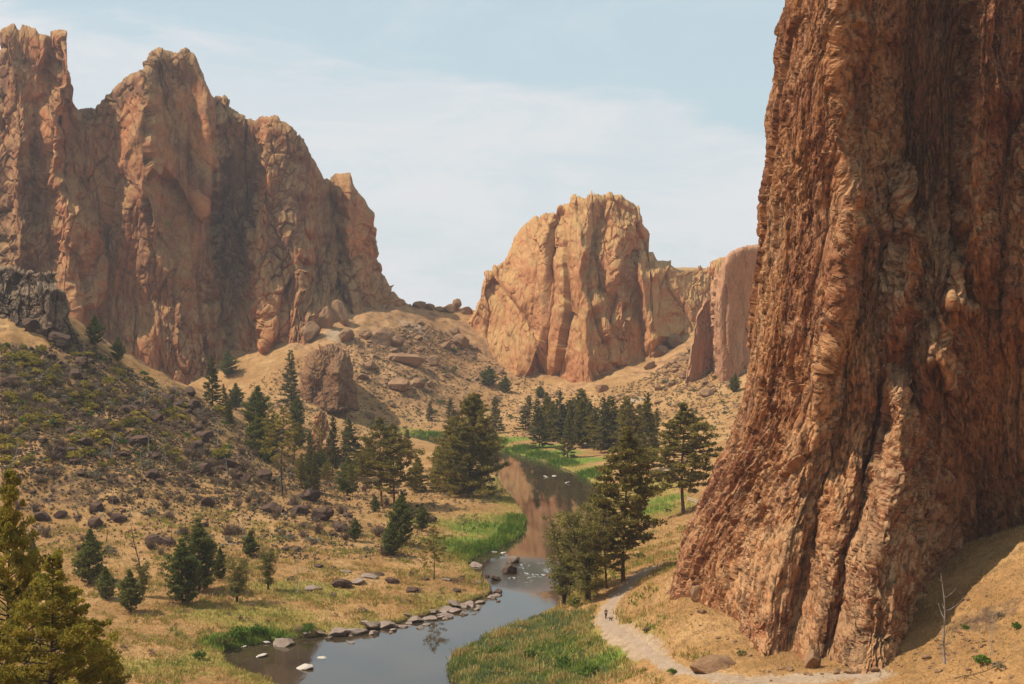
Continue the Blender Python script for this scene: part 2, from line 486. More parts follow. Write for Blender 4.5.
# the trail
TR = [(700, 692), (672, 672), (652, 655), (634, 642), (616, 632), (606, 622), (606, 612), (612, 601), (621, 592)]
TRP = []
for p in TR:
    x, y, z = hit1(*p); TRP.append((x, y))
TRP = np.array(TRP)
TRP = np.vstack([hit1(880, 676)[:2], hit1(800, 680)[:2], hit1(740, 683)[:2], TRP[1:], [TRP[-1] + np.array([3.5, 8])], [TRP[-1] + np.array([8, 16])]])
for _ in range(3):
    Q = np.empty((2 * len(TRP) - 2, 2)); Q[0::2] = TRP[:-1] * .75 + TRP[1:] * .25; Q[1::2] = TRP[:-1] * .25 + TRP[1:] * .75; TRP = np.vstack([TRP[:1], Q, TRP[-1:]])
TD = line_dist(XX, YY, TRP)
# the trail is worn a little into the ground: level it across
dust = np.maximum(dust, sstep(3.4, 1.0, TD + 1.3 * nm) * 0.7)


def ground_material():
    N = NT('ground_material')
    a = N.attr('zones'); sep = N.n('ShaderNodeSeparateColor'); N.l(a.outputs['Color'], sep.inputs[0])
    b = N.attr('zones_more'); sb = N.n('ShaderNodeSeparateColor'); N.l(b.outputs['Color'], sb.inputs[0])
    p = N.pos()
    n1 = N.noise(p, 0.06, 5, 0.6); n2 = N.noise(p, 0.45, 5, 0.65); n3 = N.noise(p, 2.6, 4, 0.7)
    gold = N.ramp(n1, [(0.30, (0.275, 0.138, 0.050)), (0.5, (0.385, 0.207, 0.080)), (0.68, (0.47, 0.275, 0.12))])
    gold = N.mix(N.ramp(n2, [(0.45, 0.0), (0.68, 0.75)]), gold, (0.21, 0.12, 0.052))
    grn = N.ramp(n2, [(0.3, (0.15, 0.135, 0.034)), (0.52, (0.27, 0.20, 0.05)), (0.7, (0.40, 0.265, 0.085))])
    lsh = N.ramp(n2, [(0.3, (0.09, 0.13, 0.02)), (0.55, (0.16, 0.20, 0.032)), (0.7, (0.25, 0.235, 0.05))])
    rck = N.ramp(N.noise(p, 0.35, 6, 0.7), [(0.33, (0.06, 0.036, 0.024)), (0.46, (0.15, 0.085, 0.048)), (0.60, (0.32, 0.18, 0.075))])
    dst = N.ramp(n2, [(0.3, (0.32, 0.21, 0.125)), (0.7, (0.44, 0.31, 0.20))])

    def zone(v, soft=0.5):
        s_ = N.math('ADD', v, N.math('MULTIPLY', N.math('SUBTRACT', n2, 0.5), 0.9))
        return N.ramp(s_, [(0.38, 0.0), (0.62, 1.0)])
    c = N.mix(zone(sep.outputs[0]), gold, grn)
    c = N.mix(zone(sb.outputs[0]), c, lsh)
    c = N.mix(zone(sb.outputs[1]), c, N.ramp(N.noise(p, 0.16, 6, 0.7), [(0.35, (0.17, 0.10, 0.055)), (0.5, (0.35, 0.185, 0.078)), (0.65, (0.46, 0.265, 0.125))]))
    c = N.mix(zone(sep.outputs[1]), c, rck)
    c = N.mix(zone(sep.outputs[2]), c, dst)
    c = N.mix(1.0, c, N.ramp(n3, [(0.28, 0.55), (0.5, 0.95), (0.72, 1.3)]), 'MULTIPLY')
    # bare mud where the bank meets the water
    g = N.n('ShaderNodeNewGeometry'); sp = N.n('ShaderNodeSeparateXYZ'); N.l(g.outputs['Position'], sp.inputs[0])
    c = N.mix(N.ramp(N.math('MULTIPLY', sp.outputs[2], 1.0), [(0.12, 1.0), (0.42, 0.0)]), c, (0.07, 0.055, 0.03))
    h = N.noise(p, 1.4, 7, 0.7)
    return N.finish(N.principled(c, 0.95, 0.05, N.bump(h, 0.7, 0.5)))


GM = ground_material()
zones = np.stack([green, rocky, dust], -1).reshape(-1, 3)
zones2 = np.stack([lush, stone, 0 * lush], -1).reshape(-1, 3)
me = mesh_np('ground', np.stack([XX, YY, ZG], -1), grid_faces(len(GY), len(GX)), GM, {'zones': zones, 'zones_more': zones2}, smooth=True)
put('ground', me, kind='structure')

# trail sheet, draped
s_ = np.concatenate([[0], np.cumsum(np.hypot(*np.diff(TRP, axis=0).T))])
ss = np.arange(0, s_[-1], 0.5); tx = np.interp(ss, s_, TRP[:, 0]); ty = np.interp(ss, s_, TRP[:, 1])
tn = np.stack([-np.gradient(ty), np.gradient(tx)], 1); tn /= np.linalg.norm(tn, axis=1)[:, None] + 1e-9
px_, py_ = proj(tx, ty, gz(tx, ty))
wid = np.where(px_ > 705, .5, .8) + 0.45 * np.exp(-((py_ - 618) / 14) ** 2)
off = np.linspace(-1, 1, 9)
wob = np.stack([1 + 0.28 * fbm(np.stack([ss, 0 * ss + 5, 0 * ss], -1), 0.5, 3, seed=1.), 1 + 0.28 * fbm(np.stack([ss, 0 * ss + 9, 0 * ss], -1), 0.5, 3, seed=8.)], 1)
W2 = np.where(off[None] < 0, wob[:, :1], wob[:, 1:]) * wid[:, None] * off[None]
TX = tx[:, None] + tn[:, :1] * W2; TY = ty[:, None] + tn[:, 1:] * W2
TZ = gz(TX, TY) + 0.07 - 0.10 * (np.abs(off) > 0.95)


def path_material():
    N = NT('trail_dirt'); p = N.pos()
    c = N.ramp(N.noise(p, 0.8, 5, 0.65), [(0.3, (0.27, 0.18, 0.115)), (0.7, (0.38, 0.275, 0.19))])
    c = N.mix(0.7, c, N.ramp(N.noise(p, 9.0, 3, 0.7), [(0.3, 0.6), (0.6, 1.1)]), 'MULTIPLY')
    return N.finish(N.principled(c, 0.95, 0.05, N.bump(N.noise(p, 6.0, 4), 0.5, 0.1)))


put('path', mesh_np('path', np.stack([TX, TY, TZ], -1), grid_faces(*TX.shape), path_material(), smooth=True), kind='structure')


# ---- water
def water_material():
    N = NT('river_water'); p = N.pos((1, 1, 1))
    calm = N.noise(N.pos((1.0, 0.45, 1)), 0.9, 4, 0.55)
    g = N.n('ShaderNodeNewGeometry')
    # rapids: rough and flecked with foam around one place in the river
    x0, y0, _z = atz(528, 573, 0.0)
    vm = N.n('ShaderNodeVectorMath', operation='SUBTRACT'); N.l(g.outputs['Position'], vm.inputs[0]); vm.inputs[1].default_value = (float(x0), float(y0), 0)
    v2 = N.n('ShaderNodeVectorMath', operation='MULTIPLY'); N.l(vm.outputs[0], v2.inputs[0]); v2.inputs[1].default_value = (1 / 11.0, 1 / 22.0, 0)
    ln = N.n('ShaderNodeVectorMath', operation='LENGTH'); N.l(v2.outputs[0], ln.inputs[0])
    rap = N.ramp(ln.outputs['Value'], [(0.25, 1.0), (1.0, 0.0)])
    rip = N.noise(N.pos((1, 0.6, 1)), 1.6, 5, 0.65)
    b1 = N.bump(calm, 0.10, 0.06)
    bb = N.n('ShaderNodeBump'); bb.inputs['Distance'].default_value = 0.5
    N.l(N.math('MULTIPLY', rap, 0.75), bb.inputs['Strength']); N.l(rip, bb.inputs['Height']); N.l(b1, bb.inputs['Normal'])
    f = N.noise(N.pos((1, 0.5, 1)), 1.1, 6, 0.75, 0.5)
    f2 = N.noise(N.pos((1, 0.35, 1)), 0.28, 3, 0.6)
    foam = N.math('MULTIPLY', N.ramp(N.math('ADD', f, N.math('MULTIPLY', rap, 0.10)), [(0.62, 0.0), (0.70, 1.0)]), N.math('MULTIPLY', rap, N.ramp(f2, [(0.45, 0.0), (0.55, 1.0)])))
    col = N.mix(foam, N.ramp(N.noise(p, 0.08, 4), [(0.3, (0.035, 0.024, 0.013)), (0.7, (0.065, 0.043, 0.022))]), (0.75, 0.75, 0.74))
    rough = N.math('ADD', N.math('MULTIPLY', foam, 0.6), 0.03)
    s = N.principled(col, rough, 0.9, bb.outputs[0], IOR=1.33)
    return N.finish(s)


wx0, wx1, wy0, wy1 = -260, 120, 100, 760
wxs = np.linspace(wx0, wx1, 60); wys = np.linspace(wy0, wy1, 100)
wX, wY = np.meshgrid(wxs, wys)
put('river_water', mesh_np('river_water', np.stack([wX, wY, 0 * wX], -1), grid_faces(100, 60), water_material(), smooth=True), kind='structure')
# ------------------------------------------------------------------ cliffs
def tin(points, PXg, PYg, smooth=0.0):
    """depth over the photo plane from (px, py, Y) control points joined by flat triangles: the walls' main facets"""
    pts = [Vector((p[0], p[1])) for p in points]
    vs, es, fs, ov, oe, of = delaunay_2d_cdt(pts, [], [], 0, 1e-6)
    val = np.array([points[o[0]][2] for o in ov]); vs = np.array([[v.x, v.y] for v in vs])
    sh = PXg.shape; X = PXg.ravel(); Y = PYg.ravel(); out = np.full(X.shape, np.nan)
    for f in fs:
        a, b, c = vs[f[0]], vs[f[1]], vs[f[2]]
        lo = np.minimum(np.minimum(a, b), c); hi = np.maximum(np.maximum(a, b), c)
        m = np.where((X >= lo[0]) & (X <= hi[0]) & (Y >= lo[1]) & (Y <= hi[1]))[0]
        if not len(m): continue
        d = (b[1] - c[1]) * (a[0] - c[0]) + (c[0] - b[0]) * (a[1] - c[1])
        if abs(d) < 1e-9: continue
        l1 = ((b[1] - c[1]) * (X[m] - c[0]) + (c[0] - b[0]) * (Y[m] - c[1])) / d
        l2 = ((c[1] - a[1]) * (X[m] - c[0]) + (a[0] - c[0]) * (Y[m] - c[1])) / d
        l3 = 1 - l1 - l2; k = (l1 > -1e-6) & (l2 > -1e-6) & (l3 > -1e-6)
        out[m[k]] = l1[k] * val[f[0]] + l2[k] * val[f[1]] + l3[k] * val[f[2]]
    bad = np.where(np.isnan(out))[0]
    if len(bad):
        for i in range(0, len(bad), 20000):
            b = bad[i:i + 20000]; q = np.stack([X[b], Y[b]], 1)
            d2 = ((q[:, None] - vs[None]) ** 2).sum(-1); w = 1 / (d2 + 1) ** 2
            out[b] = (w * val).sum(1) / w.sum(1)
    return out.reshape(sh)


def rows(table, mul=1.0, add=None):
    P = []
    for py, lst in table:
        for a in lst:
            Y = a[1] * mul
            if add: Y = add(a[0], py, a[1])
            P.append((float(a[0]) + 0.013 * (py % 7), float(py) + 0.017 * (a[0] % 5), float(Y)))
    return P


def normals(V, flip=1.0):
    du = np.gradient(V, axis=1); dv = np.gradient(V, axis=0)
    n = np.cross(du, dv); n /= np.linalg.norm(n, axis=-1)[..., None] + 1e-9
    return n * flip


def blur(a, k):
    for _ in range(k):
        b = a.copy(); b[1:-1] = (a[:-2] + 2 * a[1:-1] + a[2:]) / 4
        c = b.copy(); c[:, 1:-1] = (b[:, :-2] + 2 * b[:, 1:-1] + b[:, 2:]) / 4
        a = c
    return a


def rock_disp(P, s, vert=3.0, big=1.0, mid=1.0, small=1.0, lean=0.0, seed=0.0, rid=1.0):
    """metres outward, for a wall whose blocks are about s metres wide and vert*s tall; P is measured along the face"""
    Q = P.copy(); Q[..., 0] += lean * P[..., 2]
    wv = np.stack([fbm(Q, (0.5 / s, 0.5 / s, 0.25 / s), 3, seed=seed + k * 31) for k in range(3)], -1)
    Qw = Q + wv * s * 0.30
    ru = 0.30 + 1.0 * sstep(-.30, .35, fbm(Q, (0.22 / s, 0.22 / s, 0.12 / s), 3, seed=seed + 77)); mid = mid * ru; small = small * ru      # smooth faces beside crumbling ones
    F1, E, I, J = worley(Qw, (0.42 / s, 0.42 / s, 0.42 / s / vert), seed + 3.0)
    d = big * s * (0.38 * (I - 0.5) + 0.60 * J - 0.16 * sstep(0.10, 0.0, E))
    F1, E, I, J = worley(Qw + 7, (1.25 / s, 1.25 / s, 1.25 / s / vert), seed + 9.0)
    d += mid * s * (0.15 * (I - 0.5) + 0.30 * J - 0.10 * sstep(0.09, 0.0, E))
    F1, E, I, J = worley(Q + s * .35 * wv + 3, (3.6 / s, 3.6 / s, 3.6 / s / max(1.6, vert * .7)), seed + 19.0)
    d += small * s * (0.05 * (I - 0.5) + 0.12 * J - 0.05 * sstep(0.12, 0.0, E))
    d += 0.08 * s * ridged(Q, (0.9 / s, 0.9 / s, 0.9 / s / vert), 4, seed=seed + 5) * rid
    d += 0.035 * s * fbm(Q, (6 / s, 6 / s, 6 / s / max(1.6, vert)), 2, seed=seed + 6) * small
    return d


def face_co(V, r0, r1):
    """coordinates of a straightened wall: each column keeps the plan position it has on average, so that cracks follow the wall's own lean"""
    q = V[r0:r1, :, :2].mean(0)
    return np.stack([q[None, :, 0] + 0 * V[..., 0], q[None, :, 1] + 0 * V[..., 0], V[..., 2]], -1)


def respace(t, cost, n):
    c = np.concatenate([[0], np.cumsum(cost)]); return np.interp(np.linspace(0, c[-1], n), c, t)


def vector_attr(me, fc):
    a = me.attributes.new('face_co', 'FLOAT_VECTOR', 'POINT'); a.data.foreach_set('vector', np.ascontiguousarray(fc, dtype=np.float32).ravel())


# ---- walls that end in a crest against the sky
def crest_body(name, mat, crest, foot, table, mul, thick, dpx, dpy, s, vert, label, cat, px0, px1, add=None, lean=0.0, seed=0.0, big=1., mid=1., small=1., soft=2, rim=14.0, rimd=10.0, rid=1.0, warp=5.0):
    cols = np.arange(px0, px1 + 0.01, 1.5)
    a_, b_ = np.meshgrid(cols, np.linspace(np.interp(200, [c[0] for c in crest], [c[1] for c in crest]) if px1 > 200 > px0 else crest[len(crest) // 2][1], foot[0][1], 14))
    dd = np.abs(np.diff(tin(rows(table, mul, add), a_, b_), axis=1)); step = 1.5 * 722 * mul / FPX if mul > 1 or add else 1.5 * 440 / FPX
    cost = np.sqrt(step ** 2 + np.minimum(dd, 6 * step) ** 2).mean(0) + step * .25
    cols = respace(cols, cost, int((px1 - px0) / dpx * 1.55)); n = len(cols)
    cp = np.interp(cols, [c[0] for c in crest], [c[1] for c in crest])
    fp = np.interp(cols, [c[0] for c in foot], [c[1] for c in foot])
    m = int(max(40, (fp - cp).max() / dpy)); t = np.linspace(0, 1, m)
    PYg = fp[None] + (cp - fp)[None] * t[:, None]; PXg = np.repeat(cols[None], m, 0)
    Q = np.stack([PXg, PYg * .6, 0 * PXg + seed], -1)
    wx = warp * (fbm(Q, .016, 3, seed=seed) * 1.3 + .35 * fbm(Q, .09, 3, seed=seed + 3)); wy = warp * 2.2 * fbm(Q, .02, 3, seed=seed + 8)
    D = tin(rows(table, mul, add), PXg + wx, PYg + wy); D = blur(D, soft)
    dist = np.maximum(PYg - cp[None], 0)                      # pixels below the crest
    D = D + rimd * (1 - np.sqrt(np.clip(1 - (1 - np.clip(dist / rim, 0, 1)) ** 2, 0, 1)))
    X, Y, Z = at(PXg, PYg, D); F = np.stack([X, Y, Z], -1)
    nb = max(10, m // 6); tb = np.linspace(0, 1, nb + 1)[1:]
    top = F[-1]
    B = []
    for k in tb:
        z = top[:, 2] * (1 - k) + (F[0, :, 2]) * k
        q = top.copy(); q[:, 1] += thick * (k ** 0.55); q[:, 0] *= (top[:, 1] + thick * k ** .55) / top[:, 1]; q[:, 2] = z
        B.append(q)
    V = np.concatenate([F, np.array(B)], 0)
    nrm_ = normals(blur(V, 45))
    if nrm_[m // 2, n // 2, 1] > 0: nrm_ = -nrm_
    fc = face_co(V, 0, m); d = rock_disp(fc, s, vert, big, mid, small, lean, seed, rid=rid)
    fade = np.ones(V.shape[:2]); fade[m + nb // 2:] = 0.6
    V = V + nrm_ * (d * fade)[..., None]
    me = mesh_np(name, V, grid_faces(*V.shape[:2]), mat, smooth=False); vector_attr(me, fc)
    return put(name, me, label=label, cat=cat)


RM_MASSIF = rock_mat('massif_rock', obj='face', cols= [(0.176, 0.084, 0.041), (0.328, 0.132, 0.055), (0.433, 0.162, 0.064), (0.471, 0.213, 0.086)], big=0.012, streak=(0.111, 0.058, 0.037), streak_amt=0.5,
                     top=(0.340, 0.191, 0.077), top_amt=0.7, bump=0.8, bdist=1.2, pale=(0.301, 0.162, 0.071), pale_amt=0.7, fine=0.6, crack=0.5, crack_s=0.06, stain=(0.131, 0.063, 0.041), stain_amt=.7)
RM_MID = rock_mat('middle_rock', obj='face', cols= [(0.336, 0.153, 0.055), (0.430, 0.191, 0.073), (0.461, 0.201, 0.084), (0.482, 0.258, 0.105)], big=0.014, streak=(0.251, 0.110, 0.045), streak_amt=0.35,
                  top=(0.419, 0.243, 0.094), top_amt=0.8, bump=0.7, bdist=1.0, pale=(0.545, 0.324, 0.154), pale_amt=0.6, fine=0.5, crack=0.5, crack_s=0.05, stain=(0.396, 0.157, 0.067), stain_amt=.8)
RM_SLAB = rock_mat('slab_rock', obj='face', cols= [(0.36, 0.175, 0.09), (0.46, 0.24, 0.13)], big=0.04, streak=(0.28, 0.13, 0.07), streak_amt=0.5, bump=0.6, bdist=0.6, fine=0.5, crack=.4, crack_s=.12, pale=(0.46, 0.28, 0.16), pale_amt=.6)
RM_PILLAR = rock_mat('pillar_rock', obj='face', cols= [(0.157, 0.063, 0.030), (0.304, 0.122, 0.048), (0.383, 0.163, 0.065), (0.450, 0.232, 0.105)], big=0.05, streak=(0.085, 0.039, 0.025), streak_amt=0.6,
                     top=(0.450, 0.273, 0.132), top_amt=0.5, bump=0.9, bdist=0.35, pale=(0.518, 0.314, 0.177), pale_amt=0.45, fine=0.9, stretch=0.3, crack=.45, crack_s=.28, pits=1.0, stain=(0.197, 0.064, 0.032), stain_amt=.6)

# left massif
mc = [(-160, 60), (-60, 40), (-10, 52), (0, 45), (4, 30), (14, 23), (19, 30), (22, 24), (36, 28), (40, 33), (62, 32), (67, 45), (65, 62), (70, 78), (75, 98), (79, 107), (95, 101), (104, 98), (113, 88), (122, 84), (130, 76),
      (147, 69), (152, 56), (160, 50), (172, 51), (185, 49), (194, 53), (200, 66), (206, 83), (212, 96), (222, 102), (235, 109), (240, 113), (255, 118), (268, 115), (278, 115), (284, 120), (290, 126), (300, 137), (308, 150), (315, 165), (323, 181),
      (327, 180), (334, 174), (350, 173), (353, 189), (362, 201), (370, 216), (378, 240), (385, 262), (392, 280), (398, 290), (406, 299), (416, 305), (424, 312), (432, 322), (440, 334)]
MT = [(0, [(-160, 5), (0, 0), (60, -6), (150, -5), (200, 0), (300, 10), (440, 60)]),
      (60, [(-160, 0), (0, -4), (15, -14), (30, -4), (42, 6), (60, -12), (76, 16), (125, 0), (149, -18), (160, -3), (185, 0), (203, -6), (216, 18), (262, -4), (300, 0), (440, 60)]),
      (130, [(-160, 0), (0, -8), (16, -20), (36, -2), (60, -16), (78, 16), (100, 12), (125, 2), (149, -22), (162, -2), (188, 2), (205, -9), (219, 24), (247, 20), (262, -8), (288, -6), (305, 12), (340, 16), (440, 60)]),
      (200, [(-160, -8), (0, -14), (22, -26), (40, 0), (62, -20), (86, 10), (105, 12), (125, 0), (149, -20), (167, 3), (190, 0), (208, -8), (224, 28), (250, 22), (265, -12), (296, -10), (309, 18), (334, 22), (350, 3), (375, 14), (440, 60)]),
      (250, [(-160, -10), (0, -18), (25, -30), (48, -8), (68, -24), (94, 12), (120, 5), (150, -8), (175, 5), (196, 0), (212, -4), (226, 26), (248, 20), (264, -16), (298, -16), (314, 14), (342, 18), (353, -2), (382, 10), (440, 60)]),
      (300, [(-160, -14), (0, -20), (18, -34), (52, -14), (76, -28), (110, 12), (140, 6), (172, -6), (202, 2), (226, 20), (244, 12), (262, -22), (280, -26), (304, -24), (322, -4), (343, 6), (350, -6), (385, 4), (440, 50)]),
      (340, [(-160, -16), (0, -20), (40, -20), (80, -26), (112, 6), (150, -6), (200, -4), (228, 8), (244, 0), (262, -28), (304, -30), (326, -14), (350, -12), (385, 0), (440, 40)]),
      (400, [(-160, -20), (0, -24), (60, -22), (110, -6), (160, -8), (215, -10), (240, -12), (262, -34), (310, -36), (332, -20), (360, -16), (400, 0), (440, 30)]),
      (440, [(-160, -22), (0, -26), (110, -10), (262, -36), (310, -38), (360, -20), (440, 30)])]
crest_body('rock_massif', RM_MASSIF, mc, [(-160, 400), (430, 420), (440, 430)], MT, 1.0, 120, 1.0, 1.0, 13.0, 3.0,
           'huge brown craggy rock massif with two jagged peaks above the bouldery left slope', 'rock massif', -160, 440,
           add=lambda px, py, o: 722 + 0.20 * (350 - py) + o * 1.1 + 0.30 * max(0, px - 150), seed=2.0, soft=1, big=0.6, mid=.6, small=.9, rid=.35, warp=9.0)

# middle rock
cc = [(440, 332), (455, 330), (466, 322), (472, 312), (477, 295), (479, 278), (484, 272), (493, 268), (507, 263), (512, 248), (517, 236), (524, 226), (532, 220), (543, 213), (555, 212), (560, 214), (562, 207), (566, 204), (570, 207), (572, 199),
      (576, 195), (584, 197), (592, 193), (602, 194), (612, 191), (622, 193), (627, 199), (634, 203), (640, 205), (641, 212), (645, 222), (651, 235), (650, 246), (645, 250), (655, 251), (659, 259), (665, 258), (673, 258), (676, 265), (684, 268), (692, 264),
      (700, 263), (712, 262), (720, 257), (728, 256), (736, 250), (748, 247), (760, 246), (800, 246)]
CTt = [(180, [(440, 790), (520, 762), (562, 744), (600, 728), (650, 758), (760, 790), (800, 790)]),
       (210, [(440, 790), (520, 758), (551, 738), (562, 748), (573, 730), (590, 722), (612, 728), (636, 732), (652, 762), (760, 790), (800, 790)]),
       (240, [(440, 785), (500, 760), (545, 726), (560, 733), (571, 716), (588, 708), (602, 724), (622, 716), (640, 728), (655, 745), (700, 760), (800, 785)]),
       (275, [(440, 780), (480, 757), (510, 735), (546, 716), (559, 722), (570, 706), (588, 698), (600, 716), (618, 704), (630, 716), (644, 702), (662, 722), (690, 735), (740, 745), (800, 780)]),
       (305, [(440, 775), (474, 750), (504, 728), (543, 711), (556, 713), (571, 700), (590, 692), (606, 708), (622, 698), (634, 712), (646, 698), (680, 718), (700, 722), (740, 740), (800, 770)]),
       (335, [(440, 770), (470, 745), (500, 722), (522, 716), (540, 706), (553, 706), (574, 694), (592, 686), (608, 694), (640, 704), (652, 690), (690, 712), (740, 730), (800, 760)]),
       (370, [(440, 762), (476, 728), (500, 714), (530, 704), (550, 708), (575, 684), (592, 676), (615, 690), (650, 700), (700, 706), (800, 740)]),
       (420, [(440, 750), (480, 712), (520, 700), (550, 695), (575, 680), (592, 672), (620, 682), (660, 690), (700, 694), (800, 720)])]
crest_body('rock_butte', RM_MID, cc, [(440, 420), (800, 425)], CTt, 1.10, 110, 0.9, 0.9, 10.0, 3.2,
           'sunlit orange butte with a blocky summit beyond the river bend at picture centre', 'rock butte', 440, 800, seed=11.0, soft=1, big=0.8, mid=0.55, small=0.8, rim=9, rimd=8, rid=.25, warp=7.0)

# smooth slabs beside the pillar
sc_ = [(688, 372), (693, 335), (697, 312), (705, 298), (714, 288), (717, 276), (723, 262), (732, 252), (742, 247), (756, 245), (790, 250)]
ST = [(240, [(688, 640), (716, 612), (724, 596), (734, 585), (760, 588), (790, 600)]),
      (300, [(688, 612), (714, 622), (717, 606), (723, 588), (745, 590), (790, 600)]),
      (345, [(688, 600), (714, 614), (717, 602), (723, 587), (745, 589), (790, 600)]),
      (410, [(688, 596), (714, 612), (718, 598), (724, 583), (745, 587), (790, 598)])]
crest_body('rock_slab', RM_SLAB, sc_, [(688, 405), (790, 415)], ST, 1.09, 40, 0.7, 0.8, 5.0, 5.0,
           'smooth red brown cliff slabs with a pale lit edge, right behind the tall pillar', 'rock slab', 688, 790, seed=31.0, soft=1, big=0.5, mid=0.8, small=1.0, rim=5, rimd=4, rid=.4, warp=2.5)

# dark basalt rim on the left slope
bc = [(-120, 255), (-40, 262), (0, 266), (12, 264), (22, 269), (30, 268), (38, 273), (46, 271), (54, 272), (58, 285), (64, 292), (68, 305), (71, 322), (76, 335)]
BT = [(240, [(-120, 452), (0, 448), (50, 444), (76, 446)]), (285, [(-120, 446), (0, 442), (50, 438), (76, 444)]), (292, [(-120, 438), (0, 434), (50, 431), (76, 440)]), (330, [(-120, 430), (0, 427), (50, 425), (76, 436)]), (380, [(-120, 424), (76, 432)])]
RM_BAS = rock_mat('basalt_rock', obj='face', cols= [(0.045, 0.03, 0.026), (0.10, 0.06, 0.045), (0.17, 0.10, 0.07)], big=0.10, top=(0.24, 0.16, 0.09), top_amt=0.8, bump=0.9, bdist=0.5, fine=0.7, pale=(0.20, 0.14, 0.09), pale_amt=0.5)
crest_body('basalt_outcrop', RM_BAS, bc, [(-120, 345), (0, 345), (76, 360)], BT, 1.0, 22, 0.6, 0.6, 3.2, 2.2,
           'dark columned basalt rim cropping out at the top of the left slope', 'rock outcrop', -120, 76, seed=41.0, soft=1, big=1.2, mid=1.3, rim=4, rimd=2)

# rugged round outcrop standing in the valley head
oc = [(296, 408), (299, 385), (304, 366), (311, 355), (320, 349), (332, 347), (342, 351), (349, 360), (353, 374), (355, 392), (356, 408)]
OT = [(345, [(296, 668), (322, 652), (340, 655), (356, 672)]), (375, [(296, 655), (310, 642), (325, 646), (338, 640), (356, 664)]), (410, [(296, 646), (310, 636), (338, 634), (356, 655)])]
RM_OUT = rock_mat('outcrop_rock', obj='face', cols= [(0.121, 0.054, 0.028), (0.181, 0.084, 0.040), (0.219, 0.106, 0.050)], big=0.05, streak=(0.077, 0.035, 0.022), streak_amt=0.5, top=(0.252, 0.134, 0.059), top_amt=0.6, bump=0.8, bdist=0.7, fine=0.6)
crest_body('rock_outcrop', RM_OUT, oc, [(296, 412), (356, 412)], OT, 1.0, 26, 0.6, 0.6, 5.5, 1.6,
           'rounded knobbly brown outcrop at the foot of the left massif', 'rock outcrop', 296, 356, seed=53.0, soft=2, big=.3, mid=1.3, small=1.6, rid=2.2, rim=22, rimd=14, warp=2.0)
oc = [(306, 470), (309, 440), (313, 416), (320, 408), (327, 412), (331, 425), (335, 445), (337, 470)]
OT = [(400, [(306, 505), (320, 500), (337, 508)]), (440, [(306, 500), (320, 493), (337, 502)]), (475, [(306, 496), (320, 489), (337, 497)])]
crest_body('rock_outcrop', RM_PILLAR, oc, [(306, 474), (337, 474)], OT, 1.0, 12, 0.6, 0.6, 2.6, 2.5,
           'reddish jagged outcrop among the dark trees where the left slope ends', 'rock outcrop', 306, 337, seed=61.0, soft=1, big=1.1, mid=1.2, rim=6, rimd=4)

# ---- the great pillar at the right
EDGE = [(-420, 806), (-200, 792), (0, 781.5), (12, 779), (22, 776), (50, 773), (84, 768), (100, 766), (130, 764), (155, 762), (186, 757), (205, 755), (235, 757), (262, 755), (300, 751), (340, 747), (380, 742), (412, 737), (440, 727), (470, 716), (500, 706),
        (530, 696), (556, 686), (580, 680), (600, 675), (640, 668), (720, 655)]
PT = [(-420, [(800, 244), (862, 222), (880, 225), (930, 232), (975, 232), (1000, 222), (1060, 222), (1130, 222), (1400, 232)]),
      (-150, [(780, 236), (826, 212), (852, 206), (864, 214), (905, 224), (960, 224), (985, 210), (1030, 211), (1100, 209), (1300, 218), (1400, 224)]),
      (0, [(770, 236), (812, 213), (844, 202), (853, 213), (900, 221), (955, 221), (980, 206), (1030, 209), (1060, 204), (1300, 218), (1400, 224)]),
      (90, [(760, 237), (806, 214), (842, 203), (851, 214), (900, 221), (955, 220), (976, 204), (1030, 207), (1060, 204), (1300, 218), (1400, 224)]),
      (160, [(750, 239), (800, 216), (836, 203), (846, 213), (902, 220), (953, 218), (972, 204), (1004, 211), (1030, 205), (1300, 219), (1400, 224)]),
      (230, [(750, 242), (800, 217), (846, 202), (856, 211), (885, 214), (910, 205), (921, 214), (958, 217), (980, 203), (1004, 210), (1030, 205), (1300, 219), (1400, 225)]),
      (300, [(745, 244), (795, 219), (838, 203), (852, 210), (878, 209), (900, 202), (915, 212), (945, 207), (958, 201), (975, 210), (1000, 212), (1024, 204), (1060, 210), (1300, 221), (1400, 226)]),
      (370, [(738, 247), (790, 221), (830, 204), (842, 209), (862, 207), (886, 205), (905, 210), (926, 205), (938, 200), (952, 209), (1000, 214), (1060, 210), (1300, 223), (1400, 228)]),
      (420, [(730, 250), (780, 222), (822, 205), (838, 208), (866, 207), (885, 208), (902, 199), (914, 207), (950, 213), (1000, 216), (1060, 212), (1300, 226), (1400, 232)]),
      (470, [(712, 254), (760, 226), (806, 204), (826, 208), (850, 203), (866, 206), (893, 195), (906, 205), (950, 216), (1000, 219), (1060, 220), (1300, 232), (1400, 236)]),
      (530, [(692, 258), (740, 228), (792, 203), (812, 207), (836, 198), (850, 202), (884, 190), (900, 199), (918, 208), (960, 220), (1010, 226), (1060, 230), (1300, 240), (1400, 246)]),
      (590, [(676, 262), (728, 226), (775, 200), (796, 204), (828, 196), (842, 200), (874, 187), (892, 189), (908, 200), (930, 211), (975, 228), (1030, 240), (1300, 262), (1400, 270)]),
      (640, [(668, 264), (722, 221), (768, 196), (790, 198), (810, 192), (835, 194), (862, 185), (893, 187), (908, 198), (934, 214), (985, 236), (1060, 252), (1300, 272), (1400, 280)]),
      (720, [(655, 266), (715, 209), (760, 187), (810, 182), (860, 177), (897, 180), (915, 195), (950, 220), (1060, 262), (1300, 282), (1400, 290)])]
PT = [(a, [(q[0], q[1] - 3.0 * min(1, max(0, (a - 500) / 90))) for q in b]) for a, b in PT]
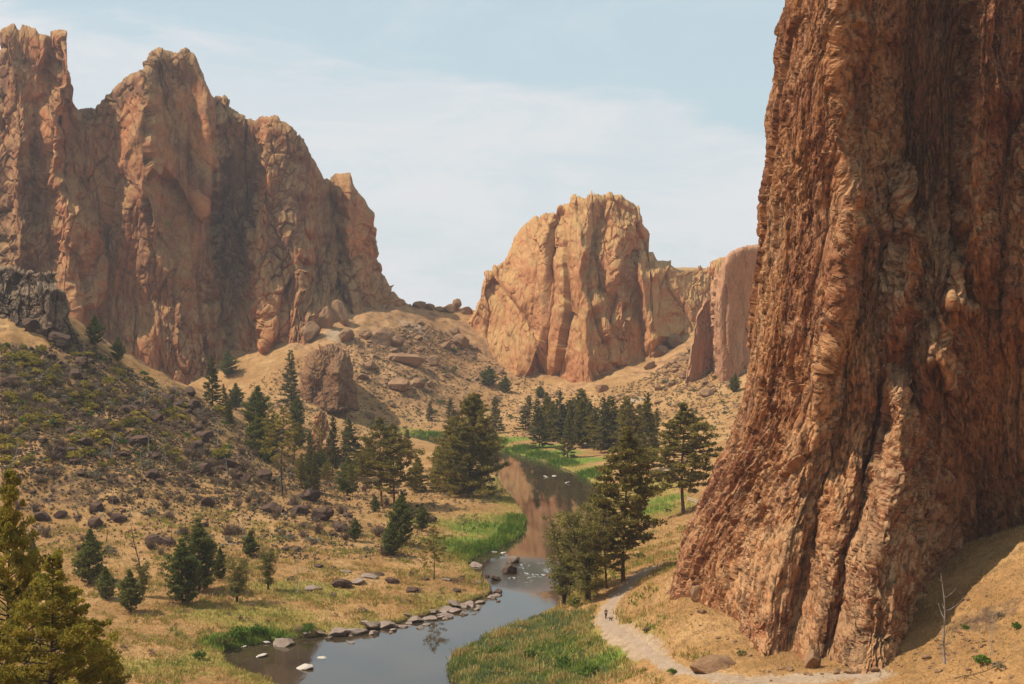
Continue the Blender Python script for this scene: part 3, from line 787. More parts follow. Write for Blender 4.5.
PT = [(a, [(q[0], 205 + (q[1] - 205) * .45 if (q[0] < 830 and q[1] > 205) else q[1]) for q in b]) for a, b in PT]


def pillar():
    pys = np.concatenate([np.arange(715, -20, -1.15), np.arange(-22, -420, -6.0)])
    L = np.interp(pys, [e[0] for e in EDGE], [e[1] for e in EDGE]) + 9 * sstep(560, 440, pys) + 6 * sstep(330, 120, pys)
    NF = int((715 + 20) / 1.15)
    tt = np.linspace(0, 1, 400); Ls = L[:NF:40][:, None]; a_ = Ls + (1040 - Ls) * tt[None]; b_ = np.repeat(pys[:NF:40][:, None], 400, 1)
    Dd = tin(rows(PT), a_, b_) + 6 * (1 - np.clip((a_ - Ls) / 18, 0, 1)) ** 2.2
    cost = np.sqrt((.14 * .75) ** 2 + np.minimum(np.abs(np.diff(Dd, axis=1)), 1.2) ** 2).mean(0)
    t = np.concatenate([respace(tt, cost + .03, 520), 1 + np.linspace(0, 1, 26)[1:] ** 1.2])         # left edge .. frame edge .. beyond
    PXg = np.where(t[None] <= 1, L[:, None] + (1040 - L[:, None]) * t[None], 1040 + (t[None] - 1) * 330)
    PYg = np.repeat(pys[:, None], len(t), 1)
    Q = np.stack([PXg, PYg * .5, 0 * PXg], -1); wq = np.clip((PXg - L[:, None]) / 40, 0, 1)
    D = tin(rows(PT), PXg + wq * (9 * fbm(Q, .014, 3, seed=4.) + 3 * fbm(Q, .08, 3, seed=2.)), PYg + 10 * fbm(Q, .02, 2, seed=7.)); D = blur(D, 10)
    X, Y, Z = at(PXg, PYg, D)
    e = (1 - np.clip((PXg - L[:, None]) / 18, 0, 1)) ** 2.2
    D = D + 6 * e
    X, Y, Z = at(PXg, PYg, D); F = np.stack([X, Y, Z], -1)
    # round the back
    k = (np.linspace(0, 1, 110)[1:]) ** 2.4
    a = F[:, :1]; b = F[:, -1:]
    ang = k * math.pi
    ctr = (a + b) / 2; rx = (a - b) / 2
    back = ctr + rx * np.cos(ang)[None, :, None]
    back[..., 1] += np.sin(ang)[None] * 48
    back[..., 2] = F[:, :1, 2] * (1 - k)[None] + F[:, -1:, 2] * k[None]
    V = np.concatenate([F[:, ::-1], back], 1); nfr = F.shape[1]
    # cap rows drawn in to close the top
    top = V[-1]; c = top.mean(0); cap = []
    for q in (0.85, 0.6, 0.3, 0.02):
        r = c + (top - c) * q; r[:, 2] = top[:, 2] + (1 - q) * 9; cap.append(r)
    V = np.concatenate([V, np.array(cap)], 0)
    n = normals(blur(V, 70))
    j = V.shape[1] // 3
    if n[300, j, 1] > 0: n = -n
    fc = face_co(V, 0, NF)
    d = rock_disp(fc, 10.0, 3.5, .22, .32, .4, lean=.05, seed=77., rid=.3) + rock_disp(fc, 3.4, 7.0, .30, .62, .9, lean=.05, seed=71., rid=1.0) + rock_disp(fc, 1.1, 5.0, .6, 1.3, 1.2, lean=.05, seed=79., rid=1.5)
    d[:, nfr:] *= 1 - .75 * sstep(.02, .2, k)[None]
    V = V + n * d[..., None]
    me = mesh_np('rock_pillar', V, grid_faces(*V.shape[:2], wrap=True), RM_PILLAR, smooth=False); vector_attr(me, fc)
    put('rock_pillar', me, label='towering reddish brown rock pillar filling the right side of the view', cat='rock pillar')


pillar()
# ------------------------------------------------------------------ plants
def leaf_mat(name, cols, transl=0.38, obj_var=0.25):
    N = NT(name)
    a = N.attr('tint'); oi = N.n('ShaderNodeObjectInfo')
    f = N.math('ADD', N.math('MULTIPLY', a.outputs['Fac'], 1 - obj_var), N.math('MULTIPLY', oi.outputs['Random'], obj_var))
    c = N.ramp(f, [(i / (len(cols) - 1), k) for i, k in enumerate(cols)])
    d = N.n('ShaderNodeBsdfDiffuse'); t = N.n('ShaderNodeBsdfTranslucent'); N.l(c, d.inputs[0]); N.l(c, t.inputs[0])
    m = N.n('ShaderNodeMixShader'); m.inputs[0].default_value = transl; N.l(d.outputs[0], m.inputs[1]); N.l(t.outputs[0], m.inputs[2])
    return N.finish(m.outputs[0])


def bark_mat(name, a, b):
    N = NT(name); p = N.pos((1, 1, 0.25), True)
    c = N.ramp(N.noise(p, 30, 5, 0.7), [(0.35, a), (0.65, b)])
    return N.finish(N.principled(c, 0.95, 0.05))


LM_PINE = leaf_mat('pine_needles', [(0.113, 0.094, 0.025), (0.193, 0.154, 0.037), (0.305, 0.224, 0.053), (0.476, 0.309, 0.082)])
LM_FIR = leaf_mat('fir_needles', [(0.084, 0.082, 0.030), (0.134, 0.124, 0.039), (0.218, 0.170, 0.050), (0.329, 0.221, 0.068)])
LM_JUN = leaf_mat('juniper_leaves', [(0.070, 0.086, 0.024), (0.121, 0.133, 0.034), (0.194, 0.186, 0.046), (0.310, 0.253, 0.070)])
LM_GOLD = leaf_mat('golden_juniper_leaves', [(0.121, 0.115, 0.022), (0.243, 0.203, 0.035), (0.378, 0.277, 0.046), (0.513, 0.351, 0.068)], 0.5)
LM_OLIVE = leaf_mat('olive_leaves', [(0.097, 0.098, 0.026), (0.183, 0.163, 0.044), (0.280, 0.235, 0.067), (0.403, 0.308, 0.106)], 0.35)
LM_YELLOW = leaf_mat('yellow_green_leaves', [(0.11, 0.090, 0.020), (0.22, 0.175, 0.032), (0.34, 0.26, 0.045), (0.45, 0.32, 0.065)], 0.2, 0.6)
LM_SAGE = leaf_mat('sage_leaves', [(0.09, 0.075, 0.045), (0.15, 0.125, 0.075), (0.22, 0.19, 0.12), (0.31, 0.27, 0.18)], 0.15, 0.5)
LM_DRY = leaf_mat('dry_brush', [(0.10, 0.06, 0.04), (0.17, 0.11, 0.075), (0.25, 0.17, 0.11), (0.34, 0.24, 0.16)], 0.1, 0.5)
LM_GREEN = leaf_mat('bank_leaves', [(0.04, 0.075, 0.012), (0.075, 0.13, 0.02), (0.13, 0.19, 0.03), (0.22, 0.25, 0.05)], 0.3, 0.4)
BK_RED = bark_mat('pine_bark', (0.10, 0.045, 0.028), (0.26, 0.13, 0.075))
BK_DARK = bark_mat('dark_bark', (0.045, 0.03, 0.022), (0.12, 0.08, 0.055))
BK_GREY = bark_mat('dead_wood', (0.20, 0.16, 0.13), (0.46, 0.40, 0.34))
BK_SILVER = bark_mat('weathered_wood', (0.13, 0.10, 0.08), (0.33, 0.275, 0.23))
BK_CHAR = bark_mat('charred_wood', (0.03, 0.022, 0.018), (0.12, 0.085, 0.065))


def tube(P, R, k=5):
    P = np.asarray(P, float); R = np.asarray(R, float); n = len(P)
    T = np.gradient(P, axis=0); T /= np.linalg.norm(T, axis=1)[:, None] + 1e-9
    ref = np.where(np.abs(T[:, 2:3]) > 0.9, np.array([[1., 0, 0]]), np.array([[0, 0, 1.]]))
    A = np.cross(T, ref); A /= np.linalg.norm(A, axis=1)[:, None] + 1e-9; B = np.cross(T, A)
    th = np.arange(k) / k * 2 * math.pi
    V = P[:, None] + R[:, None, None] * (np.cos(th)[None, :, None] * A[:, None] + np.sin(th)[None, :, None] * B[:, None])
    F = grid_faces(n, k, wrap=True)
    return V.reshape(-1, 3), F


class Acc:
    def __init__(s): s.V = []; s.F = []; s.n = 0
    def add(s, V, F): s.V.append(V); s.F.append(F + s.n); s.n += len(V)
    def mesh(s, name, mat, smooth=True): return mesh_np(name, np.concatenate(s.V), np.concatenate(s.F), mat, smooth=smooth)


def leaves(rng, cen, rad, n_per, size, tint, aspect=1.7, up=0.0, flat=0.75):
    """small rhombic leaf tufts filling ellipsoids round each centre"""
    N_ = len(cen); m = N_ * n_per
    d = rng.normal(size=(m, 3)); d /= np.linalg.norm(d, axis=1)[:, None]
    r = rng.random(m) ** 0.45
    c = np.repeat(cen, n_per, 0) + d * (r * np.repeat(rad, n_per))[:, None] * np.array([1, 1, flat])
    a = rng.normal(size=(m, 3)) + d * 0.9; a[:, 2] += up; a /= np.linalg.norm(a, axis=1)[:, None]
    b = np.cross(a, rng.normal(size=(m, 3))); b /= np.linalg.norm(b, axis=1)[:, None]
    s = size * rng.uniform(0.6, 1.35, m)[:, None]
    V = np.stack([c - a * s, c - b * s / aspect, c + a * s, c + b * s / aspect], 1).reshape(-1, 3)
    F = np.arange(4 * m).reshape(-1, 4)
    t = np.clip(np.repeat(tint, n_per) + rng.normal(0, 0.12, m), 0, 1)
    return V, F, np.repeat(t, 4)


def crown_mesh(name, V, F, t, mat): return mesh_np(name, V, F, mat, {'tint': t})


def tree_mesh(kind, seed, hi=1.0):
    """unit-height tree: (trunk mesh, crown mesh)"""
    rng = np.random.default_rng(seed)
    A = Acc(); cen = []; rad = []
    P = dict(pine=dict(w=.24, start=.22, n=90, prof=lambda t: (0.40 + 0.85 * np.sin(math.pi * np.clip(t * 0.9 + 0.12, 0, 1)) ** 0.8) * (1 - t ** 3) ** 0.9, droop=-.10, mat=LM_PINE, bk=BK_RED, r=.013, cl=.036, nl=34, ls=.0105, op=.12),
             fir=dict(w=.20, start=.06, n=120, prof=lambda t: 1.05 * (1 - t) ** 0.75 + 0.05, droop=-.22, mat=LM_FIR, bk=BK_DARK, r=.011, cl=.030, nl=30, ls=.0105, op=.05),
             broad=dict(w=.34, start=.04, n=150, prof=lambda t: (1 - t) ** 0.62 * 1.05 + .03, droop=-.05, mat=LM_PINE, bk=BK_DARK, r=.015, cl=.040, nl=36, ls=.011, op=.03),
             open=dict(w=.22, start=.30, n=46, prof=lambda t: (0.55 + 0.6 * np.sin(math.pi * t)) * (1 - t ** 4), droop=.05, mat=LM_PINE, bk=BK_DARK, r=.009, cl=.032, nl=24, ls=.010, op=.30),
             juniper=dict(w=.25, start=.02, n=130, prof=lambda t: (0.62 + 0.6 * np.sin(math.pi * np.clip(t + .1, 0, 1))) * (1 - t ** 2.2) ** .8, droop=.35, mat=LM_JUN, bk=BK_DARK, r=.018, cl=.045, nl=34, ls=.013, op=.0),
             golden=dict(w=.33, start=.02, n=120, prof=lambda t: (0.85 + 0.4 * np.sin(math.pi * np.clip(t + .1, 0, 1))) * (1 - t ** 1.7) ** .9, droop=.25, mat=LM_GOLD, bk=BK_DARK, r=.014, cl=.036, nl=85, ls=.0066, op=.25),
             )[kind]
    bend = rng.normal(0, 0.012, 2)
    zs = np.linspace(0, 0.985, 14)
    tp = np.stack([bend[0] * np.sin(zs * 5) + bend[1] * zs, bend[1] * np.sin(zs * 4 + 1), zs], 1)
    A.add(*tube(np.vstack([tp[:1] - [0, 0, .03], tp]), P['r'] * np.concatenate([[1.5], (1 - zs * 0.93) * (1 + 0.35 * np.exp(-zs * 40))]), 8))
    n = int(P['n'] * hi); lop = rng.uniform(.75, 1.2, 12)
    for i in range(n):
        t = (i + rng.random()) / n; t = t ** 0.92
        h = P['start'] + (1 - P['start']) * t
        az = i * 2.39996 + rng.normal(0, .4)
        L = P['w'] * float(P['prof'](t)) * rng.uniform(.62, 1.12) * lop[int(az / (2 * math.pi) * 12) % 12]
        if rng.random() < P['op']: L *= .45
        L = max(L, .02)
        base = np.array([np.interp(h, zs, tp[:, 0]), np.interp(h, zs, tp[:, 1]), h])
        s = np.linspace(0, 1, 5)
        dr = P['droop'] + rng.normal(0, .10) + (0.25 * t if kind in ('pine', 'open', 'fir', 'broad') else 0)
        pts = base + np.stack([np.cos(az) * L * s, np.sin(az) * L * s, L * (dr * s + .16 * s ** 2)], 1)
        if L > .05: A.add(*tube(pts, P['r'] * .28 * (1 - s * .85) * (0.5 + L / P['w'] * .5), 4))
        k = max(1, int(round(L / P['cl'] * 1.1)))
        for j in range(k):
            q = .35 + .68 * (j + .5) / k if k > 1 else .8
            if P['op'] > .1 and q < .5: continue
            c = base + (pts[-1] - base) * q; c[2] = np.interp(q, s, pts[:, 2]) + .006
            c[:2] += rng.normal(0, .3 * P['cl'], 2) + np.array([-np.sin(az), np.cos(az)]) * rng.normal(0, .55 * P['cl'] * (L / P['w'] + .3))
            cen.append(c); rad.append(P['cl'] * rng.uniform(.55, 1.15) * (.55 + .45 * min(1, L / P['w'] * 1.3)))
    cen = np.array(cen); rad = np.array(rad)
    tint = np.clip(rng.normal(.42, .17, len(cen)), 0, 1)
    V, F, t = leaves(rng, cen, rad, P['nl'], P['ls'], tint, flat=.7)
    return A.mesh(kind + '_trunk', P['bk']), crown_mesh(kind + '_crown', V, F, t, P['mat'])


def multi_mesh(seed):
    """airy olive-green riverside tree of several leaning stems"""
    rng = np.random.default_rng(seed); A = Acc(); cen = []; rad = []
    for sidx in range(6):
        az = sidx * 1.05 + rng.normal(0, .3); top = np.array([np.cos(az) * rng.uniform(.08, .30), np.sin(az) * rng.uniform(.08, .30), rng.uniform(.72, .97)])
        s = np.linspace(0, 1, 8); pts = top * s[:, None]; pts[:, :2] *= (s ** 1.2)[:, None]; pts[:, 2] = top[2] * s
        pts[:, :2] += np.array([np.cos(az), np.sin(az)]) * .015
        A.add(*tube(pts, .011 * (1 - s * .9), 6))
        for i in range(34):
            h = rng.uniform(.12, 1); b = np.array([np.interp(h, s, pts[:, k]) for k in range(3)])
            a2 = rng.uniform(0, 6.28); L = .17 * (1.15 - abs(h - .45)) * rng.uniform(.5, 1.1)
            e = b + np.array([np.cos(a2) * L, np.sin(a2) * L, L * rng.uniform(-.1, .5)])
            A.add(*tube(np.array([b, (b + e) / 2 + [0, 0, .008], e]), np.array([.004, .0025, .001]), 4))
            for q in (.45, .75, 1.0):
                cen.append(b + (e - b) * q + rng.normal(0, .012, 3)); rad.append(rng.uniform(.024, .044))
    cen = np.array(cen); rad = np.array(rad)
    V, F, t = leaves(rng, cen, rad, 26, .0085, np.clip(rng.normal(.45, .2, len(cen)), 0, 1))
    return A.mesh('olive_trunk', BK_DARK), crown_mesh('olive_crown', V, F, t, LM_OLIVE)


def snag_mesh(seed, mat, nl=16, L0=.16, lean=.04):
    rng = np.random.default_rng(seed); A = Acc(); zs = np.linspace(-.02, 1, 12)
    tp = np.stack([lean * zs ** 1.5 + .006 * np.sin(zs * 9 + seed), .01 * np.sin(zs * 6), zs], 1)
    A.add(*tube(tp, .0105 * (1.05 - zs * .85), 7))
    for i in range(nl):
        h = rng.uniform(.18, .95); az = rng.uniform(0, 6.28); L = L0 * rng.uniform(.25, 1) * (1.15 - h * .7)
        b = np.array([np.interp(h, zs, tp[:, 0]), np.interp(h, zs, tp[:, 1]), h]); s = np.linspace(0, 1, 5)
        pts = b + np.stack([np.cos(az) * L * s, np.sin(az) * L * s, L * (.15 * s + .75 * s ** 2)], 1)
        A.add(*tube(pts, .0042 * (1 - s * .8), 4))
    return A.mesh('bare_trunk', mat)


TM = {'pine': [tree_mesh('pine', s) for s in (1, 2)], 'pinehi': [tree_mesh('pine', 5, 1.5)], 'fir': [tree_mesh('fir', s) for s in (11, 12, 13)], 'broad': [tree_mesh('broad', s) for s in (21, 22)],
      'open': [tree_mesh('open', s) for s in (31, 32)], 'juniper': [tree_mesh('juniper', s) for s in (41, 42, 43)], 'golden': [tree_mesh('golden', s, 1.3) for s in (51, 52)], 'olive': [multi_mesh(61), multi_mesh(62)]}
def ridge_y(px): return np.interp(px, [-10, 60, 75, 100, 150, 212, 300, 345], [345, 345, 338, 352, 378, 404, 462, 480])


TREES = [  # kind, px, base py, top py, width factor, name, category, label
    ('fir', 291, 408, 351, 1.0, 'fir_tree', 'tree', 'tall blue green fir left of the round knobbly outcrop below the massif'),
    ('fir', 212, 404, 356, 1.25, 'juniper_tree', 'tree', 'dark pointed tree on the ridge of the left slope, highest of its ridge'),
    ('juniper', 179, 378, 352, 1.3, 'juniper_tree', 'tree', 'small olive juniper on the left slope ridge, left of the dark pointed tree'),
    ('juniper', 236, 410, 384, 1.2, 'juniper_tree', 'tree', 'low bushy juniper on the ridge just right of the dark pointed tree'),
    ('juniper', 257, 434, 387, 1.15, 'juniper_tree', 'tree', 'round topped olive juniper below the ridge, above the tall bare trunked pine'),
    ('juniper', 297, 428, 397, 1.1, 'juniper_tree', 'tree', 'olive juniper right beneath the tall blue green fir'),
    ('open', 283, 494, 408, 1.2, 'pine_tree', 'tree', 'thin crowned pine with a long bare dark trunk on the left slope'),
    ('open', 271, 462, 408, 1.2, 'pine_tree', 'tree', 'sparse brownish pine close behind the long bare trunked pine'),
    ('fir', 333, 472, 416, .85, 'fir_tree', 'tree', 'narrow dark fir beside the reddish jagged outcrop'),
    ('fir', 354, 479, 420, 1.2, 'fir_tree', 'tree', 'dark cone shaped fir, second right of the reddish outcrop'),
    ('pine', 381, 506, 419, 1.1, 'pine_tree', 'tree', 'tall pine with twin trunks showing, left one of the pair above the young junipers'),
    ('pine', 394, 507, 425, 1.15, 'pine_tree', 'tree', 'tall full pine, right one of the pair above the young junipers'),
    ('broad', 418, 492, 458, 1.0, 'juniper_tree', 'tree', 'bushy tree between the twin pines and the great dark bank tree'),
    ('fir', 407, 449, 430, 1.4, 'juniper_tree', 'tree', 'small dark tree behind the twin pines near the far grass strip'),
    ('broad', 472, 497, 396, 1.08, 'pine_tree', 'tree', 'great dense dark pine on the left bank point before the river bend'),
    ('broad', 455, 492, 418, 1.05, 'pine_tree', 'tree', 'dense dark pine leaning close on the left side of the great bank pine'),
    ('broad', 440, 489, 448, 1.0, 'pine_tree', 'tree', 'low dark tree at the left foot of the great bank pine'),
    ('juniper', 401, 545, 492, .95, 'juniper_tree', 'tree', 'green conical juniper on the flat, taller of a touching pair'),
    ('juniper', 391, 556, 523, 1.2, 'juniper_tree', 'tree', 'green bushy juniper on the flat, shorter of a touching pair'),
    ('juniper', 422, 531, 504, 1.1, 'juniper_tree', 'tree', 'small dark juniper right of the touching pair on the flat'),
    ('open', 434, 580, 526, 1.3, 'pine_tree', 'tree', 'young loose pine standing on the rocky near bank by the rapids'),
    ('open', 424, 577, 546, .9, 'pine_tree', 'tree', 'slender young pine at the left of the loose pine by the rapids'),
    ('juniper', 355, 541, 518, 1.0, 'juniper_tree', 'tree', 'small lone green juniper on the grassy foot of the left slope'),
    ('juniper', 375, 512, 496, 1.2, 'juniper_tree', 'tree', 'small green juniper under the twin pines'),
    ('fir', 430, 420, 401, 1.2, 'fir_tree', 'tree', 'small fir low on the orange hillside, leftmost of those across the river'),
    ('fir', 451, 427, 398, 1.25, 'fir_tree', 'tree', 'dark fir low on the orange hillside left of the great bank pine top'),
    ('fir', 477, 436, 395, 1.0, 'fir_tree', 'tree', 'slim fir rising just behind the great bank pine'),
    ('fir', 496, 433, 397, 1.2, 'fir_tree', 'tree', 'cone shaped fir across the river, right of the great bank pine'),
    ('fir', 526, 431, 396, 1.4, 'fir_tree', 'tree', 'broad cone shaped fir alone between two groups across the river'),
    ('fir', 547, 438, 393, 1.1, 'fir_tree', 'tree', 'first fir at the left end of the far bank grove'),
    ('fir', 560, 442, 391, 1.2, 'fir_tree', 'tree', 'tallest pointed fir in the left half of the far bank grove'),
    ('fir', 568, 458, 412, 1.05, 'fir_tree', 'tree', 'fir stepping forward to the reeds from the far bank grove'),
    ('broad', 582, 448, 402, .85, 'pine_tree', 'tree', 'round dark pine in the middle of the far bank grove'),
    ('fir', 573, 440, 398, 1.1, 'fir_tree', 'tree', 'fir at the back of the far bank grove, half hidden by the round pine'),
    ('fir', 598, 450, 408, 1.1, 'fir_tree', 'tree', 'dark fir right of the round pine in the far bank grove'),
    ('fir', 608, 452, 398, 1.2, 'fir_tree', 'tree', 'tall fir directly behind the top of the big black green riverside pine'),
    ('broad', 628, 455, 397, .8, 'pine_tree', 'tree', 'broad dark pine over the right shoulder of the big riverside pine'),
    ('fir', 648, 468, 394, .9, 'fir_tree', 'tree', 'thin topped fir at the right end of the far bank grove'),
    ('pine', 640, 474, 428, 1.0, 'pine_tree', 'tree', 'low pine between the riverside pine and the red trunked pine'),
    ('pinehi', 684, 512, 405, 1.30, 'ponderosa_tree', 'tree', 'open spreading pine with a straight reddish trunk beside the tall pillar'),
    ('pinehi', 625, 580, 430, .98, 'pine_tree', 'tree', 'big black green pine on the right bank, tallest of the riverside trees'),
    ('pinehi', 606, 588, 500, 1.15, 'pine_tree', 'tree', 'dark pine leaning under the big riverside pine, above the trail end'),
    ('olive', 588, 602, 490, 1.0, 'riverside_tree', 'tree', 'airy olive green tree of several stems leaning over the rapids'),
    ('olive', 564, 605, 503, .85, 'riverside_tree', 'tree', 'airy olive tree lowest on the right bank, nearest the water'),
    ('juniper', 90, 584, 530, 1.1, 'juniper_tree', 'tree', 'dark juniper at the foot of the slope, behind the golden foreground trees'),
    ('juniper', 106, 599, 567, 1.15, 'juniper_tree', 'tree', 'short dark juniper right beside a taller one near the golden trees'),
    ('juniper', 130, 612, 570, 1.1, 'juniper_tree', 'tree', 'dark green bushy juniper nearest the meadow on the left'),
    ('olive', 143, 597, 560, .9, 'riverside_tree', 'tree', 'thin pale green sapling behind the bushy meadow juniper'),
    ('juniper', 182, 605, 540, 1.05, 'juniper_tree', 'tree', 'dense dark juniper in the meadow, front one of a merged pair'),
    ('juniper', 199, 591, 520, .95, 'juniper_tree', 'tree', 'dense dark juniper in the meadow, taller rear one of a merged pair'),
    ('olive', 237, 603, 549, .95, 'riverside_tree', 'tree', 'loose leafy green tree right of the merged meadow junipers'),
    ('olive', 268, 590, 540, .75, 'riverside_tree', 'tree', 'slim leafy green tree, rightmost of the meadow row'),
    ('juniper', 250, 557, 532, 1.3, 'juniper_tree', 'tree', 'round grey green bush tree above the leafy meadow trees'),
    ('juniper', 220, 580, 548, .9, 'juniper_tree', 'tree', 'small juniper between the merged pair and the loose leafy tree'),
    ('fir', 33, 576, 529, .8, 'fir_tree', 'tree', 'slim green conifer just over the top of the golden foreground trees'),
    ('juniper', 489, 386, 366, 1.5, 'juniper_tree', 'tree', 'round dark juniper high on the orange hillside under the butte'),
    ('juniper', 505, 393, 376, 1.3, 'juniper_tree', 'tree', 'smaller dark juniper below right of the round hillside juniper'),
    ('juniper', 228, 376, 352, 1.5, 'juniper_tree', 'tree', 'dark juniper in the shade at the foot of the massif'),
    ('juniper', 540, 398, 386, 1.6, 'juniper_tree', 'tree', 'tiny dark juniper at the foot of the butte above the grove'),
    ('juniper', 735, 392, 374, 1.2, 'juniper_tree', 'tree', 'small brown green juniper between the slabs and the pillar edge'),
    ('juniper', 8, 268, 240, 1.3, 'juniper_tree', 'tree', 'olive juniper standing on top of the dark basalt rim'),
    ('juniper', 40, 300, 272, .9, 'juniper_tree', 'tree', 'green juniper growing from a ledge of the dark basalt rim'),
    ('juniper', 95, 345, 316, 1.1, 'juniper_tree', 'tree', 'thin olive juniper on the ridge right of the basalt rim'),
    ('juniper', 118, 362, 338, 1.1, 'juniper_tree', 'tree', 'small juniper farther down the ridge from the basalt rim'),
    ('open', 352, 500, 462, 1.0, 'pine_tree', 'tree', 'brown thin pine in front of the dark cone shaped fir'),
    ('open', 318, 470, 425, 1.0, 'pine_tree', 'tree', 'sparse dark pine left against the reddish outcrop'),
    ('fir', 345, 462, 428, 1.0, 'fir_tree', 'tree', 'dark fir half hidden between the two dark cone shaped firs'),
    ('juniper', 300, 447, 424, 1.1, 'juniper_tree', 'tree', 'dark bush tree at the left foot of the reddish outcrop'),
    ('broad', 370, 470, 438, .9, 'pine_tree', 'tree', 'dark pine seen in the gap behind the left twin pine'),
]


def place_tree(k, px, bpy_, tpy, wf, nm_, cat, lab, pos=None, rngv=random):
    if pos is None: x, y, z = hit1(px, bpy_)
    else: x, y, z = pos
    hh = (bpy_ - tpy) / FPX * y * 1.02
    tr, cr = TM[k][rngv.randrange(len(TM[k]))]
    root = bpy.data.objects.new(nm_, None); C.objects.link(root); root.location = (x, y, z - 0.012 * hh)
    root.rotation_euler = (0, 0, rngv.uniform(0, 6.28)); root.scale = (hh * wf, hh * wf, hh); root.empty_display_size = 0.1
    tag(root, lab, cat)
    put('trunk', tr, root); put('crown', cr, root)
    return root


for a in TREES: place_tree(*a)
rt = random.Random(5); _n = 0
for i_ in range(15):                             # more firs close together in the grove on the far bank
    px = 538 + i_ * 8.2 + rt.uniform(-3, 3); py = rt.uniform(438, 452) + max(0, px - 590) * .14; h_ = rt.uniform(34, 52)
    o = place_tree(rt.choice(['fir', 'broad', 'pine', 'broad']), px, py, py - h_, rt.uniform(.85, 1.25), 'fir_tree', 'tree', 'dark conifer packed into the grove on the far bank of the bend', rngv=rt)
    o['group'] = 'conifers of the far bank grove'
while _n < 16:                                   # the thicket where the slope's ridge comes down
    px = rt.uniform(222, 350); py = rt.uniform(ridge_y(px) - 2, ridge_y(px) + 26)
    h_ = rt.uniform(22, 42); k = rt.choice(['juniper', 'fir', 'juniper', 'pine'])
    o = place_tree(k, px, py, py - h_, rt.uniform(.9, 1.2), 'juniper_tree', 'tree', 'dark tree in the thicket where the ridge of the left slope comes down', rngv=rt)
    o['group'] = 'trees of the thicket on the ridge'; _n += 1
# the golden junipers close below the camera, their feet out of frame
for (px, Y, top, bot, wf, lab) in [(8, 92, 478, 760, .62, 'tall golden green foreground conifer cut by the left edge, highest of the three'),
                                   (52, 84, 556, 800, 1.0, 'golden green bushy foreground juniper in the bottom left corner, middle of three'),
                                   (92, 90, 622, 790, .95, 'golden green foreground juniper at the bottom edge, lowest and rightmost of three')]:
    x, y, _z = at(px, 600, Y); zt = float(at(px, top, Y)[2]); z0 = float(gz(x, y))
    tr, cr = TM['golden'][random.randrange(2)]
    root = bpy.data.objects.new('juniper_tree', None); C.objects.link(root); hh = (zt - z0) * 1.02
    root.location = (float(x), float(y), z0 - .2); root.rotation_euler = (0, 0, random.uniform(0, 6)); root.scale = (hh * wf, hh * wf, hh)
    tag(root, lab, 'tree'); put('trunk', tr, root); put('crown', cr, root)

# dead trees
SN = [snag_mesh(71, BK_SILVER, 14, .24, -.05), snag_mesh(72, BK_CHAR, 10, .10, .03), snag_mesh(73, BK_GREY, 22, .16, .02), snag_mesh(74, BK_CHAR, 16, .13, -.12)]
for i, px, b, t, wf, lab in [(0, 946, 683, 571, 1.25, 'pale bare dead tree in front of the shaded foot of the pillar'), (2, 992, 668, 603, .7, 'thin dead sapling on the golden slope right of the pale dead tree'),
                             (1, 171, 553, 513, 1.2, 'charred bare trunk behind the merged meadow junipers'), (3, 141, 585, 522, 1.4, 'leaning dead trunk among the dark meadow junipers'),
                             (1, 122, 508, 478, 1.6, 'dead standing trunk amid grey brush on the left slope'), (1, 107, 543, 524, 2.6, 'stubby charred stump above the dark juniper on the left slope'),
                             (2, 298, 600, 548, .8, 'thin dead sapling on the flat between slope and river'), (1, 254, 520, 502, 2.2, 'dark stump on the left slope below the long bare trunked pine'),
                             (2, 165, 470, 440, 1.0, 'grey dead tree low in the brush on the left slope'), (2, 155, 352, 334, 1.2, 'bare tree on the shaded ridge below the massif'), (1, 82, 505, 492, 2.2, 'short black stump on the open left slope'),
                             (2, 218, 448, 418, 1.2, 'dead pine on the slope below the pointed ridge tree')]:
    x, y, z = hit1(px, min(b, 683)) if b < 684 else (lambda q: (float(q[0]), 178.0, float(gz(q[0], 178.0))))(at(px, b, 178.0))
    hh = (b - t) / FPX * y
    put('dead_tree', SN[i], label=lab, cat='dead tree', loc=(x, y, z - .1), rot=(0, 0, random.uniform(0, 6) if i != 0 else 0.4), scale=(hh * wf, hh * wf, hh))
rs_ = random.Random(8)
for i_ in range(34):
    px = rs_.uniform(10, 350); py = rs_.uniform(ridge_y(px) + 6, 545)
    x, y, z = hit1(px, py); hh = rs_.uniform(14, 34) / FPX * y
    put('dead_tree', SN[rs_.choice([0, 2, 2, 3])], label='thin bare grey trunk standing in the brush of the left slope', cat='dead tree', group='bare trunks on the left slope', loc=(x, y, z - .1), rot=(rs_.gauss(0, .12), rs_.gauss(0, .12), rs_.uniform(0, 6.28)), scale=(hh * 1.5, hh * 1.5, hh))
A = Acc(); s = np.linspace(0, 1, 8)
A.add(*tube(np.stack([s - .5, .02 * np.sin(s * 5), 0.02 + 0 * s], 1), .022 * (1 - s * .6), 7))
for q, sg in ((.5, 1), (.65, -1), (.8, 1)): A.add(*tube(np.array([[q - .5, 0, .03], [q - .42, sg * .06, .07], [q - .38, sg * .10, .09]]), np.array([.008, .005, .002]), 4))
LG = A.mesh('fallen_trunk', BK_GREY)
